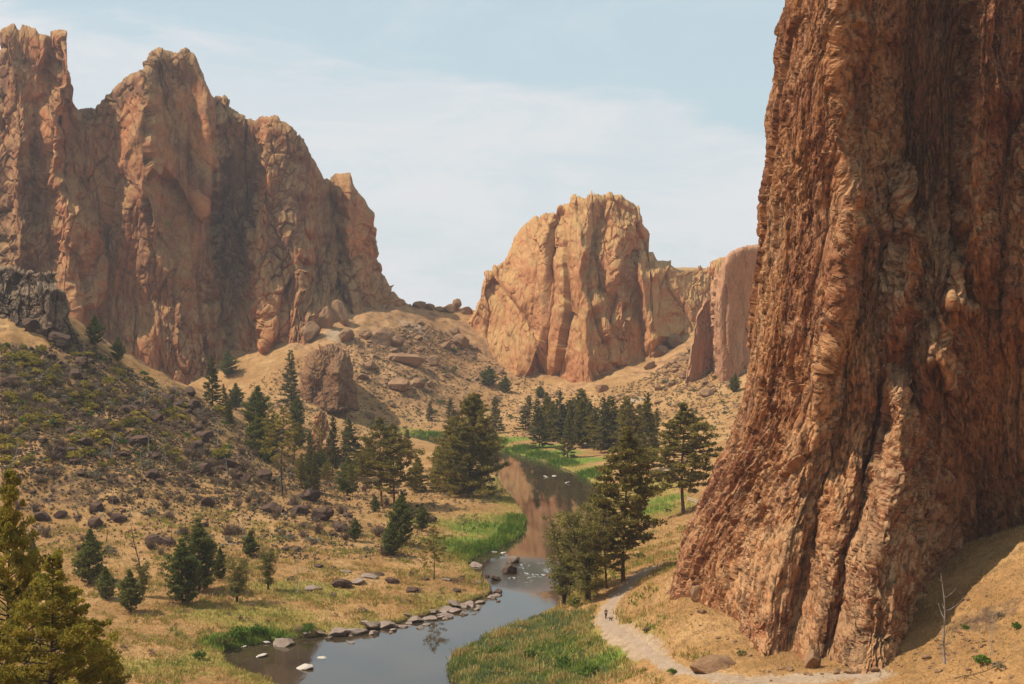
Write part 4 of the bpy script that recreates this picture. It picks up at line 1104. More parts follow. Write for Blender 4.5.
for px, py, L, ang, lab in [(282, 516, 20, -1.1, 'pale fallen trunk lying down the slope near the dark stump'), (100, 516, 16, -.9, 'grey fallen trunk pointing downhill on the left slope'), (225, 545, 14, .5, 'grey log lying above the row of meadow trees'),
                            (150, 455, 13, -.8, 'grey log amid brush in the middle of the left slope'), (120, 600, 10, 0.1, 'dark log lying beside the short juniper in the meadow'), (640, 528, 8, .6, 'pale log by the bright grass near the red trunked pine')]:
    x, y, z = hit1(px, py); L = L * y / FPX * 1.6
    dx = math.cos(ang) * L / 2; dy = math.sin(ang) * L / 2
    za, zb = float(gz(x - dx, y - dy)), float(gz(x + dx, y + dy))
    put('fallen_log', LG, label=lab, cat='log', loc=(x, y, (za + zb) / 2 + .12), rot=(0, -math.atan2(zb - za, L), ang), scale=L)


# ---- shrubs
def shrub_mesh(seed, mat, n=26, nl=14, ls=.075, flat=.62, stems=True):
    rng = np.random.default_rng(seed)
    th = rng.uniform(0, 6.28, n); r = np.sqrt(rng.random(n)) * .42
    c = np.stack([np.cos(th) * r, np.sin(th) * r, .10 + (.55 * (1 - (r / .5) ** 2)) * rng.uniform(.45, 1, n)], 1)
    V, F, t = leaves(rng, c, rng.uniform(.10, .19, n), nl, ls, np.clip(rng.normal(.5, .2, n), 0, 1), aspect=2.2, up=.7, flat=flat)
    V[:, 2] = np.maximum(V[:, 2], -.02)
    return mesh_np('foliage', V, F, mat, {'tint': t})


def brush_mesh(seed, mat):
    rng = np.random.default_rng(seed); n = 130
    az = rng.uniform(0, 6.28, n); tl = rng.uniform(.1, .75, n); L = rng.uniform(.35, .8, n)
    b = rng.normal(0, .05, (n, 3)); b[:, 2] = 0
    e = b + np.stack([np.cos(az) * np.sin(tl) * L, np.sin(az) * np.sin(tl) * L, np.cos(tl) * L], 1)
    m = b + (e - b) * .5 + rng.normal(0, .05, (n, 3))
    w = np.cross(e - b, rng.normal(size=(n, 3))); w /= np.linalg.norm(w, axis=1)[:, None]; w *= .012
    V = np.stack([b - w, b + w, m + w, m - w, m - w, m + w, e + w * .4, e - w * .4], 1).reshape(-1, 3)
    F = np.arange(8 * n).reshape(-1, 4)
    return mesh_np('twigs', V, F, mat, {'tint': np.repeat(rng.random(n), 8)})


SH = {'yellow': [shrub_mesh(s, LM_YELLOW) for s in (1, 2, 3)], 'sage': [shrub_mesh(s, LM_SAGE, ls=.06) for s in (4, 5, 6)], 'green': [shrub_mesh(s, LM_GREEN, n=30) for s in (7, 8)], 'dark': [shrub_mesh(s, LM_JUN, n=30) for s in (9, 10)],
      'dry': [brush_mesh(s, LM_DRY) for s in (11, 12, 13)], 'drybush': [shrub_mesh(s, LM_DRY, ls=.05) for s in (14, 15)]}


def scatter(rng, n, px0, px1, py0, py1, dens, maxtry=60):
    """random ground points that the photo can see, thinned by a density over the picture"""
    out = []
    for _ in range(maxtry):
        px = rng.uniform(px0, px1, 4 * n); py = rng.uniform(py0, py1, 4 * n)
        d = dens(px, py); k = rng.random(4 * n) < d; px, py = px[k], py[k]
        if not len(px): continue
        x, y, z = hit(px, py); ok = ~np.isnan(z) & (z > .25)
        out.append(np.stack([x, y, z, px, py], 1)[ok])
        if sum(len(o) for o in out) >= n: break
    return np.concatenate(out)[:n]




def dens_slope(px, py):
    a = py - ridge_y(px); ok = (a > 2) & (py < np.interp(px, [0, 150, 300, 420], [560, 560, 560, 560]))
    up = np.exp(-((a - 55) / 70) ** 2)
    return np.where(ok, (.15 + .85 * up) * np.interp(px, [0, 200, 330, 430], [1, .9, .7, .3]) * np.interp(py, [330, 470, 520, 560], [1, .9, .45, .35]) * (500 / 1400 + .4), 0)


rng = np.random.default_rng(101)
def dens_patch(freq, seed, thr, base):
    def f(px, py):
        q = np.stack([px * freq, py * freq * 1.6, 0 * px + seed], -1)
        return base(px, py) * sstep(thr - .12, thr + .12, fbm(q, 1.0, 3) + .1)
    return f


def many(kindkey, pts, smin, smax, name, cat, label, group, zs=(.7, 1.1)):
    for x, y, z, px, py in pts:
        me_ = SH[kindkey][rng.integers(len(SH[kindkey]))]; s_ = smin + (smax - smin) * rng.random() ** 1.7
        put(name, me_, label=label, cat=cat, group=group, loc=(x, y, z - .05), rot=(0, 0, rng.uniform(0, 6.28)), scale=(s_ * rng.uniform(.85, 1.3), s_ * rng.uniform(.85, 1.3), s_ * rng.uniform(*zs)))


up_slope = lambda px, py: np.where((py > ridge_y(px) + 1) & (px < 230) & (py < 470), np.interp(py - ridge_y(px), [0, 90, 130], [1, .8, .1]), 0)
many('yellow', scatter(rng, 270, 0, 240, 320, 480, dens_patch(.03, 3., .0, up_slope)), 1.2, 4.4, 'yellow_shrub', 'shrub', 'yellow green shrub among the dark boulders on the upper left slope', 'yellow green shrubs on the upper left slope')
many('green', scatter(rng, 40, 0, 240, 320, 470, up_slope), 1.0, 3.0, 'green_shrub', 'shrub', 'green shrub among the rocks of the upper left slope', 'green shrubs on the upper left slope')
many('sage', scatter(rng, 295, 0, 440, 345, 585, dens_patch(.035, 8., -.05, dens_slope)), 1.2, 3.2, 'sagebrush', 'sagebrush', 'grey green sagebrush on the dry left slope', 'sagebrush on the left slope')
many('dry', scatter(rng, 230, 0, 430, 380, 600, dens_patch(.025, 14., .0, dens_slope)), 2.0, 4.5, 'dry_brush', 'dead bush', 'tangled grey brown dead bush on the left slope', 'dead brush on the left slope')
flat = lambda px, py: np.where((py > 555) & (py < 672), .8, 0) * (px < 500)
many('drybush', scatter(rng, 90, 120, 500, 555, 660, dens_patch(.03, 19., .0, flat)), .8, 2.0, 'brown_shrub', 'shrub', 'low brown shrub on the grassy river flat', 'brown shrubs on the river flat')
many('sage', scatter(rng, 70, 425, 500, 466, 506, lambda px, py: .8 + 0 * px), 1.2, 2.6, 'sagebrush', 'sagebrush', 'grey sagebrush on the point below the great dark bank pine', 'sagebrush on the bank point')
back = lambda px, py: np.where((py > np.interp(px, [250, 330, 420, 470, 520, 590, 640, 700], [385, 345, 322, 345, 376, 396, 380, 345])), .8, 0)
many('sage', scatter(rng, 280, 250, 735, 325, 438, back), .9, 2.4, 'hillside_shrub', 'shrub', 'small dark dot of a shrub on the far orange hillside', 'shrubs on the far orange hillside')
many('dark', scatter(rng, 120, 250, 735, 330, 438, dens_patch(.03, 29., .0, back)), 1.6, 3.6, 'green_shrub', 'shrub', 'dark green shrub on the far orange hillside', 'green shrubs on the far hillside')
# leafy bank shrubs
for px, py, s_, lab in [(225, 648, 3.0, 'dark green bush where the still inlet of the river ends'), (240, 640, 3.6, 'green bush on the inlet bank, left of the pale bank boulder'), (258, 636, 3.2, 'green bush right behind the pale bank boulder'), (308, 632, 2.6, 'yellow green bush on the bank between two groups of boulders'),
                        (200, 660, 2.2, 'low green bush in the meadow left of the inlet'), (290, 676, 1.8, 'green tuft of a bush by the near shore of the inlet'), (562, 668, 3.0, 'blue green leafy bush on the near right bank'), (530, 660, 2.6, 'leafy bush on the near right bank close to the water'), (590, 676, 2.8, 'bright green bush at the bottom edge left of the trail'),
                        (498, 655, 2.4, 'low bush at the tip of the near right bank'), (672, 674, 1.3, 'small green bush on the trail edge by the big slab boulder'), (590, 646, 1.2, 'dark little bush in the dry grass left of the trail'), (742, 656, 1.2, 'small dark green bush at the right end of the big slab boulder'),
                        (1016, 630, 1.3, 'yellow green bush on the right hand slope at the frame edge'), (982, 664, 1.9, 'dull green bush on the right hand slope'), (999, 671, 1.6, 'grey brush beside the dull green bush on the right slope'), (965, 629, 1.0, 'small olive bush near the shadow of the pillar'), (1000, 618, 1.1, 'grey bush uphill of the dull green one at the right'),
                        (655, 523, 2.0, 'dark green bush in the bright grass below the red trunked pine'), (668, 512, 1.6, 'small dark bush just left of the red pine trunk'), (700, 520, 3.0, 'wide low green bush between the red trunked pine and the pillar'), (640, 558, 2.0, 'dark bush in the shade at the right foot of the big riverside pine'), (575, 608, 3.0, 'dark bush in the shade under the airy olive tree'),
                        (515, 528, 1.0, 'tiny dark bush hanging over the river bank point'), (527, 516, 1.4, 'small bush leaning over the water at the bank point'), (590, 446, 3.2, 'pale green bush at the foot of the far bank grove')]:
    x, y, z = hit1(px, py); k = 'sage' if 'grey' in lab else ('dark' if 'dark' in lab else 'green'); me_ = SH[k][random.randrange(len(SH[k]))]
    put('bank_shrub', me_, label=lab, cat='bush', loc=(x, y, z - .08), rot=(0, 0, random.uniform(0, 6)), scale=(s_ * 1.25, s_ * 1.25, s_))


# ---- grass: tufts nobody could count
def tuft_field(name, pts, hgt, wid, tint, mat, blades, seed, label=None):
    r = np.random.default_rng(seed); n = len(pts); m = n * blades
    b = np.repeat(pts[:, :3], blades, 0); hh = np.repeat(hgt, blades) * r.uniform(.6, 1.2, m); ww = np.repeat(wid, blades)
    b[:, :2] += r.normal(0, 1, (m, 2)) * (ww * 1.4)[:, None]
    az = r.uniform(0, 6.28, m); d = np.stack([np.cos(az), np.sin(az), 0 * az], 1) * (ww * r.uniform(.25, .5, m))[:, None]
    ln = r.normal(0, .35, (m, 2)) * hh[:, None]
    t = b + np.concatenate([ln, hh[:, None]], 1)
    b2 = b.copy(); b2[:, 2] -= .08
    V = np.stack([b2 - d, b2 + d, t + d * .35, t - d * .35], 1).reshape(-1, 3)
    T = np.repeat(np.clip(np.repeat(tint, blades) + r.normal(0, .1, m), 0, 1), 4)
    put(name, mesh_np(name, V, np.arange(4 * m).reshape(-1, 4), mat, {'tint': T}), kind='stuff')


LM_GRASS = leaf_mat('grass_blades', [(0.09, 0.155, 0.022), (0.17, 0.225, 0.035), (0.30, 0.275, 0.06), (0.44, 0.30, 0.10), (0.54, 0.33, 0.13)], .3, 0.0)


def zone_at(A_, x, y):
    i = np.clip(np.searchsorted(GX, x), 0, len(GX) - 1); j = np.clip(np.searchsorted(GY, y), 0, len(GY) - 1); return A_[j, i]


r = np.random.default_rng(55)


def field(n, x0, x1, y0, y1, keep, seed):
    rr = np.random.default_rng(seed); x = rr.uniform(x0, x1, n); y = rr.uniform(y0, y1, n); sd = zone_at(SD, x, y); z = gz(x, y)
    px, py = proj(x, y, z); k = keep(x, y, z, sd, px, py, rr) & (px > -40) & (px < 1064) & (py < 720) & (zone_at(TD, x, y) > 2.3)
    return np.stack([x[k], y[k], z[k]], 1), sd[k]


P_, sd = field(150000, -140, 100, 170, 470, lambda x, y, z, sd, px, py, rr: (sd > .6) & (z < 40) & (rr.random(len(x)) < np.where(y < 340, 1, .5)), 1)
lu = zone_at(lush, P_[:, 0], P_[:, 1]); gr = zone_at(green, P_[:, 0], P_[:, 1])
nq = fbm(np.stack([P_[:, 0], P_[:, 1], 0 * P_[:, 0]], -1), .25, 3, seed=3.)
tn_ = np.clip(.90 - .36 * gr - .34 * lu + .30 * nq, 0, 1)
tuft_field('grass', P_, .28 + .22 * gr + .5 * lu * r.uniform(.4, 1.2, len(P_)) + .12 * nq, .13 + .08 * gr, tn_, LM_GRASS, 3, 2)
# reeds along the water's edge, taller and greener
P_, sd = field(260000, -140, 100, 170, 720, lambda x, y, z, sd, px, py, rr: (sd > .1) & (sd < np.where(y > 450, 9, 5.5)) & (rr.random(len(x)) < np.clip(zone_at(lush, x, y) * 1.6 + .12, 0, 1)), 3)
lu = zone_at(lush, P_[:, 0], P_[:, 1])
tuft_field('reeds', P_, (.35 + 1.0 * lu) * r.uniform(.6, 1.25, len(P_)), .16 + .14 * lu, np.clip(.45 - .42 * lu + r.normal(0, .1, len(P_)), 0, 1), LM_GRASS, 4, 4)

# tussocks: clumps of taller grass in patches over the flat and the right bank
P_, sd = field(60000, -130, 60, 190, 340, lambda x, y, z, sd, px, py, rr: (sd > 1.0) & (z < 10) & (fbm(np.stack([x, y, 0 * x], -1), .12, 3, seed=12.) > .05) & (rr.random(len(x)) < .42), 8)
nq = fbm(np.stack([P_[:, 0], P_[:, 1], 0 * P_[:, 0]], -1), .16, 3, seed=23.); lu = zone_at(lush, P_[:, 0], P_[:, 1])
tuft_field('tall_grass', P_, np.clip(.55 + .25 * nq, .3, 1.1) * r.uniform(.6, 1.3, len(P_)), np.full(len(P_), .30), np.clip(.60 - .3 * lu + .45 * nq, 0, 1), LM_GRASS, 7, 9)
P_, sd = field(60000, -30, 60, 200, 262, lambda x, y, z, sd, px, py, rr: (sd > .6) & (px > 440) & (px < 660) & (py > 612) & (rr.random(len(x)) < .5 * np.clip(1.1 - sd / 24, 0, 1)), 18)
nq = fbm(np.stack([P_[:, 0], P_[:, 1], 0 * P_[:, 0]], -1), .2, 3, seed=33.)
tuft_field('bank_herbs', P_, np.clip(.7 + .7 * nq, .25, 1.4) * r.uniform(.6, 1.3, len(P_)), np.full(len(P_), .26), np.clip(.52 + 1.1 * nq, 0, 1), leaf_mat('bank_herb_leaves', [(0.10, 0.14, 0.05), (0.16, 0.20, 0.085), (0.20, 0.24, 0.07), (0.33, 0.30, 0.10), (0.46, 0.33, 0.12)], .3, 0.), 6, 19)
# ------------------------------------------------------------------ boulders
import bmesh


def ico(sub):
    bm = bmesh.new(); bmesh.ops.create_icosphere(bm, subdivisions=sub, radius=1.0)
    V = np.array([v.co[:] for v in bm.verts]); F = np.array([[v.index for v in f.verts] for f in bm.faces]); bm.free(); return V, F


IV, IF = ico(4)


def boulder_mesh(seed, mat, cuts=9, flat=.7, rough=.06, depth=(.55, .85)):
    rg = np.random.default_rng(seed); V = IV.copy()
    V *= (1 + .25 * fbm(V, .8, 3, seed=seed * 1.7))[:, None]
    for _ in range(cuts):
        n = rg.normal(size=3); n /= np.linalg.norm(n); d = rg.uniform(*depth)
        V -= np.maximum(V @ n - d, 0)[:, None] * n[None] * .93
    V *= (1 + rough * ridged(V, 2.2, 3, seed=seed + .5) * .7)[:, None]
    V[:, 2] *= flat; V *= .5
    return mesh_np('boulder', V, IF, mat)


RB_DARK = rock_mat('dark_boulder', [(0.035, 0.022, 0.018), (0.08, 0.045, 0.034), (0.14, 0.08, 0.055)], big=.8, obj=True, top=(0.15, 0.085, 0.05), top_amt=.4, bump=.6, bdist=.15, fine=.6)
RB_PALE = rock_mat('pale_boulder', [(0.17, 0.12, 0.09), (0.27, 0.195, 0.15), (0.36, 0.27, 0.21)], big=.8, obj=True, bump=.6, bdist=.12, fine=.6)
RB_WHITE = rock_mat('white_boulder', [(0.42, 0.35, 0.28), (0.54, 0.46, 0.38)], big=.8, obj=True, bump=.4, bdist=.1, fine=.4)
RB_TAN = rock_mat('tan_boulder', [(0.16, 0.09, 0.05), (0.28, 0.155, 0.08), (0.36, 0.21, 0.11)], big=.8, obj=True, bump=.6, bdist=.15, fine=.6)
BM = {'dark': [boulder_mesh(s, RB_DARK) for s in range(1, 7)], 'pale': [boulder_mesh(s, RB_PALE, flat=.6) for s in range(11, 16)], 'white': [boulder_mesh(s, RB_WHITE, flat=.4) for s in (21, 22)], 'tan': [boulder_mesh(s, RB_TAN) for s in range(31, 36)]}
rb = np.random.default_rng(202)


def rock(kind, px, py, wpx, label, cat='boulder', group=None, asp=1.0, name='boulder', tall=1.0, pos=None, sink=.12, rz=None):
    x, y, z = pos if pos is not None else hit1(px, py)
    if z < 0: z = 0.0
    s = wpx / FPX * y
    if kind in ('tan', 'dark') and name in ('boulder', 'hillside_rock'): tall *= 1.45; sink = .16
    return put(name, BM[kind][rb.integers(len(BM[kind]))], label=label, cat=cat, group=group, loc=(x, y, z + s * .5 * .55 * tall - sink * s), rot=(rb.normal(0, .15), rb.normal(0, .15), rb.uniform(0, 6.28) if rz is None else rz), scale=(s * 1.1, s * asp * 1.1, s * tall))


# slope boulders
for x, y, z, px, py in scatter(rb, 295, 0, 430, 345, 580, dens_patch(.04, 40., -.02, dens_slope)):
    rock('dark', px, py, float(rb.choice([2.5, 3.5, 5, 7, 10, 14], p=[.3, .25, .18, .14, .09, .04])), 'dark angular basalt boulder scattered on the left slope', group='basalt boulders on the left slope', pos=(x, y, z), tall=rb.uniform(.6, 1.0))
for px, py, wd, lab in [(153, 541, 13, 'red brown boulder, left of two behind the merged meadow junipers'), (165, 545, 16, 'red brown boulder, right of two behind the merged meadow junipers'), (32, 330, 20, 'large dark boulder under the basalt rim'), (62, 345, 22, 'large dark boulder at the lower right end of the basalt rim'), (140, 445, 20, 'large dark boulder in the brush at mid slope'),
                        (168, 400, 15, 'dark boulder on the ridge left of the pointed ridge tree'), (190, 395, 14, 'dark boulder just left below the pointed ridge tree'), (222, 412, 15, 'dark boulder right below the pointed ridge tree'), (262, 478, 18, 'dark boulder left of the long bare trunk'), (310, 500, 22, 'dark jumbled boulder low on the slope'),
                        (322, 520, 24, 'biggest dark boulder at the lower end of the slope'), (300, 515, 18, 'dark boulder touching the biggest slope end boulder'), (272, 512, 20, 'dark boulder below the long bare trunked pine'), (40, 520, 17, 'dark boulder high over the golden trees'), (60, 517, 12, 'smaller dark boulder beside another over the golden trees'), (340, 530, 16, 'dark boulder at the very foot of the slope by the small lone juniper')]:
    rock('dark', px, py, wd, lab, tall=.8)
# rubble and small brush between them: past counting
q_ = scatter(rb, 9000, 0, 430, 335, 585, dens_patch(.05, 61., -.10, dens_slope), maxtry=120)
V0 = ico(1)[0]; F0 = ico(1)[1]; n_ = len(q_); sz = rb.uniform(.12, .55, n_) * q_[:, 1] / 420
Vr = V0[None] * (sz[:, None, None]) * rb.uniform(.55, 1.3, (n_, 1, 3)) * rb.uniform(.7, 1.2, (n_, len(V0), 1)) + q_[:, None, :3] + np.array([0, 0, .08])
put('rubble', mesh_np('rubble', Vr.reshape(-1, 3), (F0[None] + (np.arange(n_) * len(V0))[:, None, None]).reshape(-1, 3), RB_DARK), kind='stuff')
q_ = scatter(rb, 6500, 0, 480, 335, 600, dens_patch(.04, 71., -.10, dens_slope), maxtry=120); n_ = len(q_)
rr_ = q_[:, 1] / 420 * rb.uniform(.25, .8, n_)
V, F, t = leaves(rb, q_[:, :3] + np.stack([0 * rr_, 0 * rr_, rr_ * .4], 1), rr_, 14, .22, rb.random(n_), flat=.7, up=.5)
put('scrub', mesh_np('scrub', V, F, leaf_mat('scrub_leaves', [(0.09, 0.06, 0.035), (0.17, 0.12, 0.06), (0.26, 0.20, 0.09), (0.36, 0.28, 0.15)], .15, 0.), {'tint': t}), kind='stuff')
q_ = scatter(rb, 4500, 250, 740, 318, 440, back, maxtry=120); n_ = len(q_)
rr_ = q_[:, 1] / 700 * rb.uniform(.25, .75, n_)
V, F, t = leaves(rb, q_[:, :3] + np.stack([0 * rr_, 0 * rr_, rr_ * .4], 1), rr_, 12, .30, rb.random(n_), flat=.7, up=.5)
put('hillside_scrub', mesh_np('hillside_scrub', V, F, leaf_mat('hillside_scrub_leaves', [(0.12, 0.085, 0.045), (0.20, 0.145, 0.07), (0.28, 0.21, 0.10), (0.36, 0.27, 0.14)], .15, 0.), {'tint': t}), kind='stuff')
stony = lambda px, py: np.where(back(px, py) > 0, np.exp(-(((px - 410) / 55) ** 2 + ((py - 345) / 26) ** 2)) + np.exp(-(((px - 680) / 45) ** 2 + ((py - 360) / 26) ** 2)) + .06, 0)
q_ = scatter(rb, 3500, 300, 740, 314, 430, stony, maxtry=120); n_ = len(q_); sz = rb.uniform(.2, .9, n_) ** 1.5
Vr = V0[None] * (sz[:, None, None]) * rb.uniform(.55, 1.3, (n_, 1, 3)) * rb.uniform(.7, 1.2, (n_, len(V0), 1)) + q_[:, None, :3] + np.array([0, 0, .08])
put('hillside_rubble', mesh_np('hillside_rubble', Vr.reshape(-1, 3), (F0[None] + (np.arange(n_) * len(V0))[:, None, None]).reshape(-1, 3), RB_TAN), kind='stuff')
# flat near the bank
for px, py, wd, lab in [(412, 591, 15, 'dark brown boulder on the flat near the bank rocks'), (392, 583, 16, 'dark boulder on the flat behind another'), (357, 583, 18, 'long grey boulder group stone on the flat, left one'), (371, 578, 17, 'grey brown boulder on the flat, upper one'), (345, 572, 12, 'brown stone on the flat left of the grey boulders'), (380, 575, 9, 'small dark stone on the flat'),
                        (425, 580, 9, 'dark stone at the foot of the young loose pine'), (446, 580, 12, 'grey boulder right of the young loose pine'), (457, 592, 10, 'dark boulder on the grass behind the bank rocks'), (341, 587, 22, 'long low dark rock ledge on the flat'), (312, 589, 20, 'long low brown rock ledge left on the flat'), (320, 567, 10, 'dark stone high on the flat'), (480, 582, 7, 'small stone at the grassy bank end')]:
    rock('dark' if 'dark' in lab else 'pale', px, py, wd, lab, tall=.55)
# rocks lining the near bank: one row
bank_px = [(322, 637, 13), (334, 635, 18), (346, 634, 9), (356, 634, 20), (369, 630, 15), (377, 633, 11), (385, 628, 15), (396, 628, 9), (402, 625, 12), (411, 626, 8), (418, 622, 13), (428, 620, 17), (437, 618, 13), (446, 616, 18), (456, 612, 17), (462, 609, 9), (470, 606, 12), (480, 603, 14), (490, 598, 8), (496, 595, 9), (440, 610, 16), (452, 605, 14), (432, 613, 12), (372, 624, 10), (404, 618, 8), (352, 641, 7), (390, 634, 7), (424, 627, 7), (465, 614, 7), (476, 608, 8)]
for px, py, wd in bank_px + [(p_[0] + 5, p_[1] + 2, p_[2] * .45) for p_ in bank_px[::2]]:
    px += rb.normal(0, 2.5); py += rb.normal(0, 1.6); wd *= rb.uniform(.65, 1.35)
    rock('pale', px, py, wd, 'grey brown boulder in the row lining the near left bank', group='boulders lining the near left bank', tall=rb.uniform(.55, .85), name='bank_boulder')
for px, py, wd, k, t, lab in [(285, 644, 24, 'pale', .9, 'big pale blocky boulder standing at the inlet shore'), (267, 643, 8, 'white', .9, 'small white stone left of the big pale inlet boulder'), (306, 637, 9, 'white', .8, 'small white stone right of the big pale inlet boulder'), (261, 656, 12, 'white', .8, 'flat white stone in the water of the inlet'), (306, 668, 17, 'white', .9, 'whitish two part rock in the water near the bottom edge'),
                              (322, 658, 8, 'white', .7, 'tiny white stone in the water above the two part rock'), (244, 647, 6, 'white', .8, 'tiny pale stone at the green end of the inlet'), (475, 566, 16, 'pale', .7, 'flat brown rock at the bank just above the rapids'), (513, 562, 12, 'pale', 1.3, 'pale pointed rock in midstream above the rapids'), (508, 573, 15, 'dark', 1.3, 'dark tilted rock at the head of the rapids'),
                              (497, 580, 11, 'dark', 1.0, 'dark low rock left in the rapids'), (487, 577, 6, 'dark', 1.0, 'small dark rock between bank and rapids'), (496, 593, 12, 'dark', .8, 'dark flat rock below the rapids at the last bank boulder'), (503, 553, 5, 'white', .9, 'tiny pale stone above the rapids, right one'), (494, 552, 5, 'white', .9, 'tiny pale stone above the rapids, left one'),
                              (546, 477, 5, 'white', .9, 'tiny white stone far up the river, left one'), (554, 476, 4, 'white', .9, 'tiny white stone far up the river, middle one'), (568, 483, 6, 'white', .8, 'pale stone far up the river, right one'), (551, 576, 12, 'dark', .7, 'dark rock under the airy olive tree at the rapids')]:
    x, y, z = atz(px, py, 0.0); rock(k, px, py, wd, lab, pos=(float(x), float(y), max(0.0, float(gz(x, y)))), tall=t, sink=.2, name='river_rock')
# trail side
rock('tan', 711, 669, 50, 'large flat slab boulder lying beside the trail at the foot of the pillar', asp=.6, tall=.5, rz=.35)
rock('dark', 648, 631, 9, 'small dark rock lying in the dry grass just right of the trail', tall=.6)
rock('tan', 700, 600, 17, 'pale pointed rock leaning at the left foot of the pillar', tall=1.3)
for px, py, wd, t in [(812, 668, 16, 1.4), (790, 670, 9, .7), (838, 672, 8, .6)]:
    rock('tan', px, py, wd, {16: 'upright brown rock leaning against the foot of the pillar', 9: 'small brown rock left at the pillar foot', 8: 'small brown rock right at the pillar foot'}[wd], tall=t)
for x, y, z, px, py in scatter(rb, 70, 925, 1024, 590, 684, lambda px, py: np.exp(-((px - 965) / 34) ** 2 - ((py - 640) / 34) ** 2)):
    rock('tan', px, py, rb.uniform(2, 5), 'small tan stone on the scree beside the shaded pillar foot', 'stone', 'stones on the scree by the pillar', pos=(x, y, z), name='scree_stone')
foot = [(684, 590), (700, 606), (720, 620), (738, 645), (760, 662), (790, 672), (830, 674), (870, 670), (905, 662), (925, 650)]
for i_ in range(46):
    q = rb.uniform(0, 1) * (len(foot) - 1); k = min(int(q), len(foot) - 2); f_ = q - k
    px = foot[k][0] * (1 - f_) + foot[k + 1][0] * f_ + rb.normal(-3, 6); py = min(681, foot[k][1] * (1 - f_) + foot[k + 1][1] * f_ + abs(rb.normal(3, 5)))
    rock('tan', px, py, rb.choice([2, 3, 4, 6, 9], p=[.3, .3, .2, .13, .07]), 'reddish brown fallen block along the foot of the pillar', 'stone', 'fallen blocks along the pillar foot', name='fallen_block', tall=rb.uniform(.7, 1.2))
# hillside
for px, py, wd, k, t, lab in [(400, 388, 20, 'tan', .8, 'rounded brown boulder on the hillside, left of a touching pair'), (416, 386, 16, 'tan', .8, 'rounded grey boulder on the hillside, right of a touching pair'), (371, 369, 12, 'tan', .9, 'dark brown boulder right above the knobbly outcrop'), (363, 379, 11, 'tan', .6, 'brown rock sloping down from the knobbly outcrop'),
                              (404, 363, 34, 'tan', .55, 'long slanting brown slab on the hillside below the saddle'), (432, 363, 14, 'tan', .8, 'brown boulder right of the long slanting slab'), (380, 342, 26, 'tan', .8, 'tan block under the right end of the massif, left one'), (395, 345, 18, 'tan', .8, 'tan block under the right end of the massif, right one'), (345, 340, 16, 'tan', 1., 'tan knob in front of the massif foot'), (366, 338, 14, 'tan', 1.0, 'tan knob between the massif foot and the tan blocks'),
                              (462, 345, 16, 'tan', 1.0, 'tan rock at the left foot of the butte'), (455, 335, 12, 'tan', .9, 'tan rock just under the saddle'), (445, 348, 12, 'tan', .7, 'tan rock on the slope below the saddle'), (602, 391, 12, 'tan', .9, 'brown rock at the foot of the butte nose'), (660, 355, 16, 'tan', .9, 'tan rock in the gully right of the butte'), (676, 345, 18, 'tan', .9, 'tan block high in the gully right of the butte'), (650, 368, 12, 'tan', .9, 'tan rock low in the gully right of the butte'),
                              (690, 382, 10, 'tan', .9, 'tan rock at the left foot of the slabs'), (706, 396, 12, 'tan', .9, 'tan rock below the slabs'), (310, 340, 18, 'tan', 1.3, 'tall tan knob at the massif foot right of centre'), (327, 328, 15, 'tan', 1.8, 'upright tan block leaning on the massif, left one'), (340, 322, 12, 'tan', 2.4, 'upright tan block leaning on the massif, right one')]:
    rock(k, px, py, wd, lab, tall=t)
for x, y, z, px, py in scatter(rb, 240, 330, 740, 318, 420, lambda px, py: np.where(back(px, py) > 0, .12 + .9 * np.exp(-(((px - 680) / 45) ** 2 + ((py - 362) / 28) ** 2)) + .8 * np.exp(-(((px - 415) / 45) ** 2 + ((py - 345) / 22) ** 2)), 0)):
    rock('tan', px, py, float(rb.choice([3, 4, 6, 8], p=[.4, .3, .2, .1])), 'tan rock strewn on the far orange hillside', 'rock', 'rocks strewn on the far hillside', pos=(x, y, z), tall=rb.uniform(.6, 1.), name='hillside_rock')
for px, py, wd, t, lab in [(418, 313, 15, 1.0, 'tan rock on the saddle skyline nearest the massif'), (429, 314, 12, 1.0, 'low tan rock on the saddle skyline, second from the massif'), (440, 313, 11, .9, 'tan rock at the middle of the saddle skyline'), (449, 313, 13, 1.1, 'tan rock on the skyline just left of the balanced rock'), (466, 312, 13, 1.2, 'tan rock on the skyline between the balanced rock and the butte')]:
    x, y, z = at(px, py, 853); rock('tan', px, py, wd, lab, pos=(float(x), 853.0, float(gz(x, y))), tall=t, name='skyline_rock')
# balanced rock on the saddle: a pedestal and a round head, one mesh
V = IV.copy(); V *= (1 + .2 * fbm(V, 1.1, 3, seed=9.))[:, None]
Z = V[:, 2]; rad_ = np.where(Z > -.15, 1.0, .55 + .5 * sstep(-.3, -1.0, Z)); V[:, :2] *= rad_[:, None]; V[:, 2] = np.where(Z < -.2, Z * 1.5, Z * .8)
x, y, z = at(457, 313, 857); zz = float(gz(x, y))
put('balanced_rock', mesh_np('balanced_rock', V * .5, IF, RB_TAN), label='small balanced rock with a round head on the saddle skyline', cat='balanced rock', loc=(float(x), float(y), zz + 4.0), scale=(5.4, 5.4, 8.6))
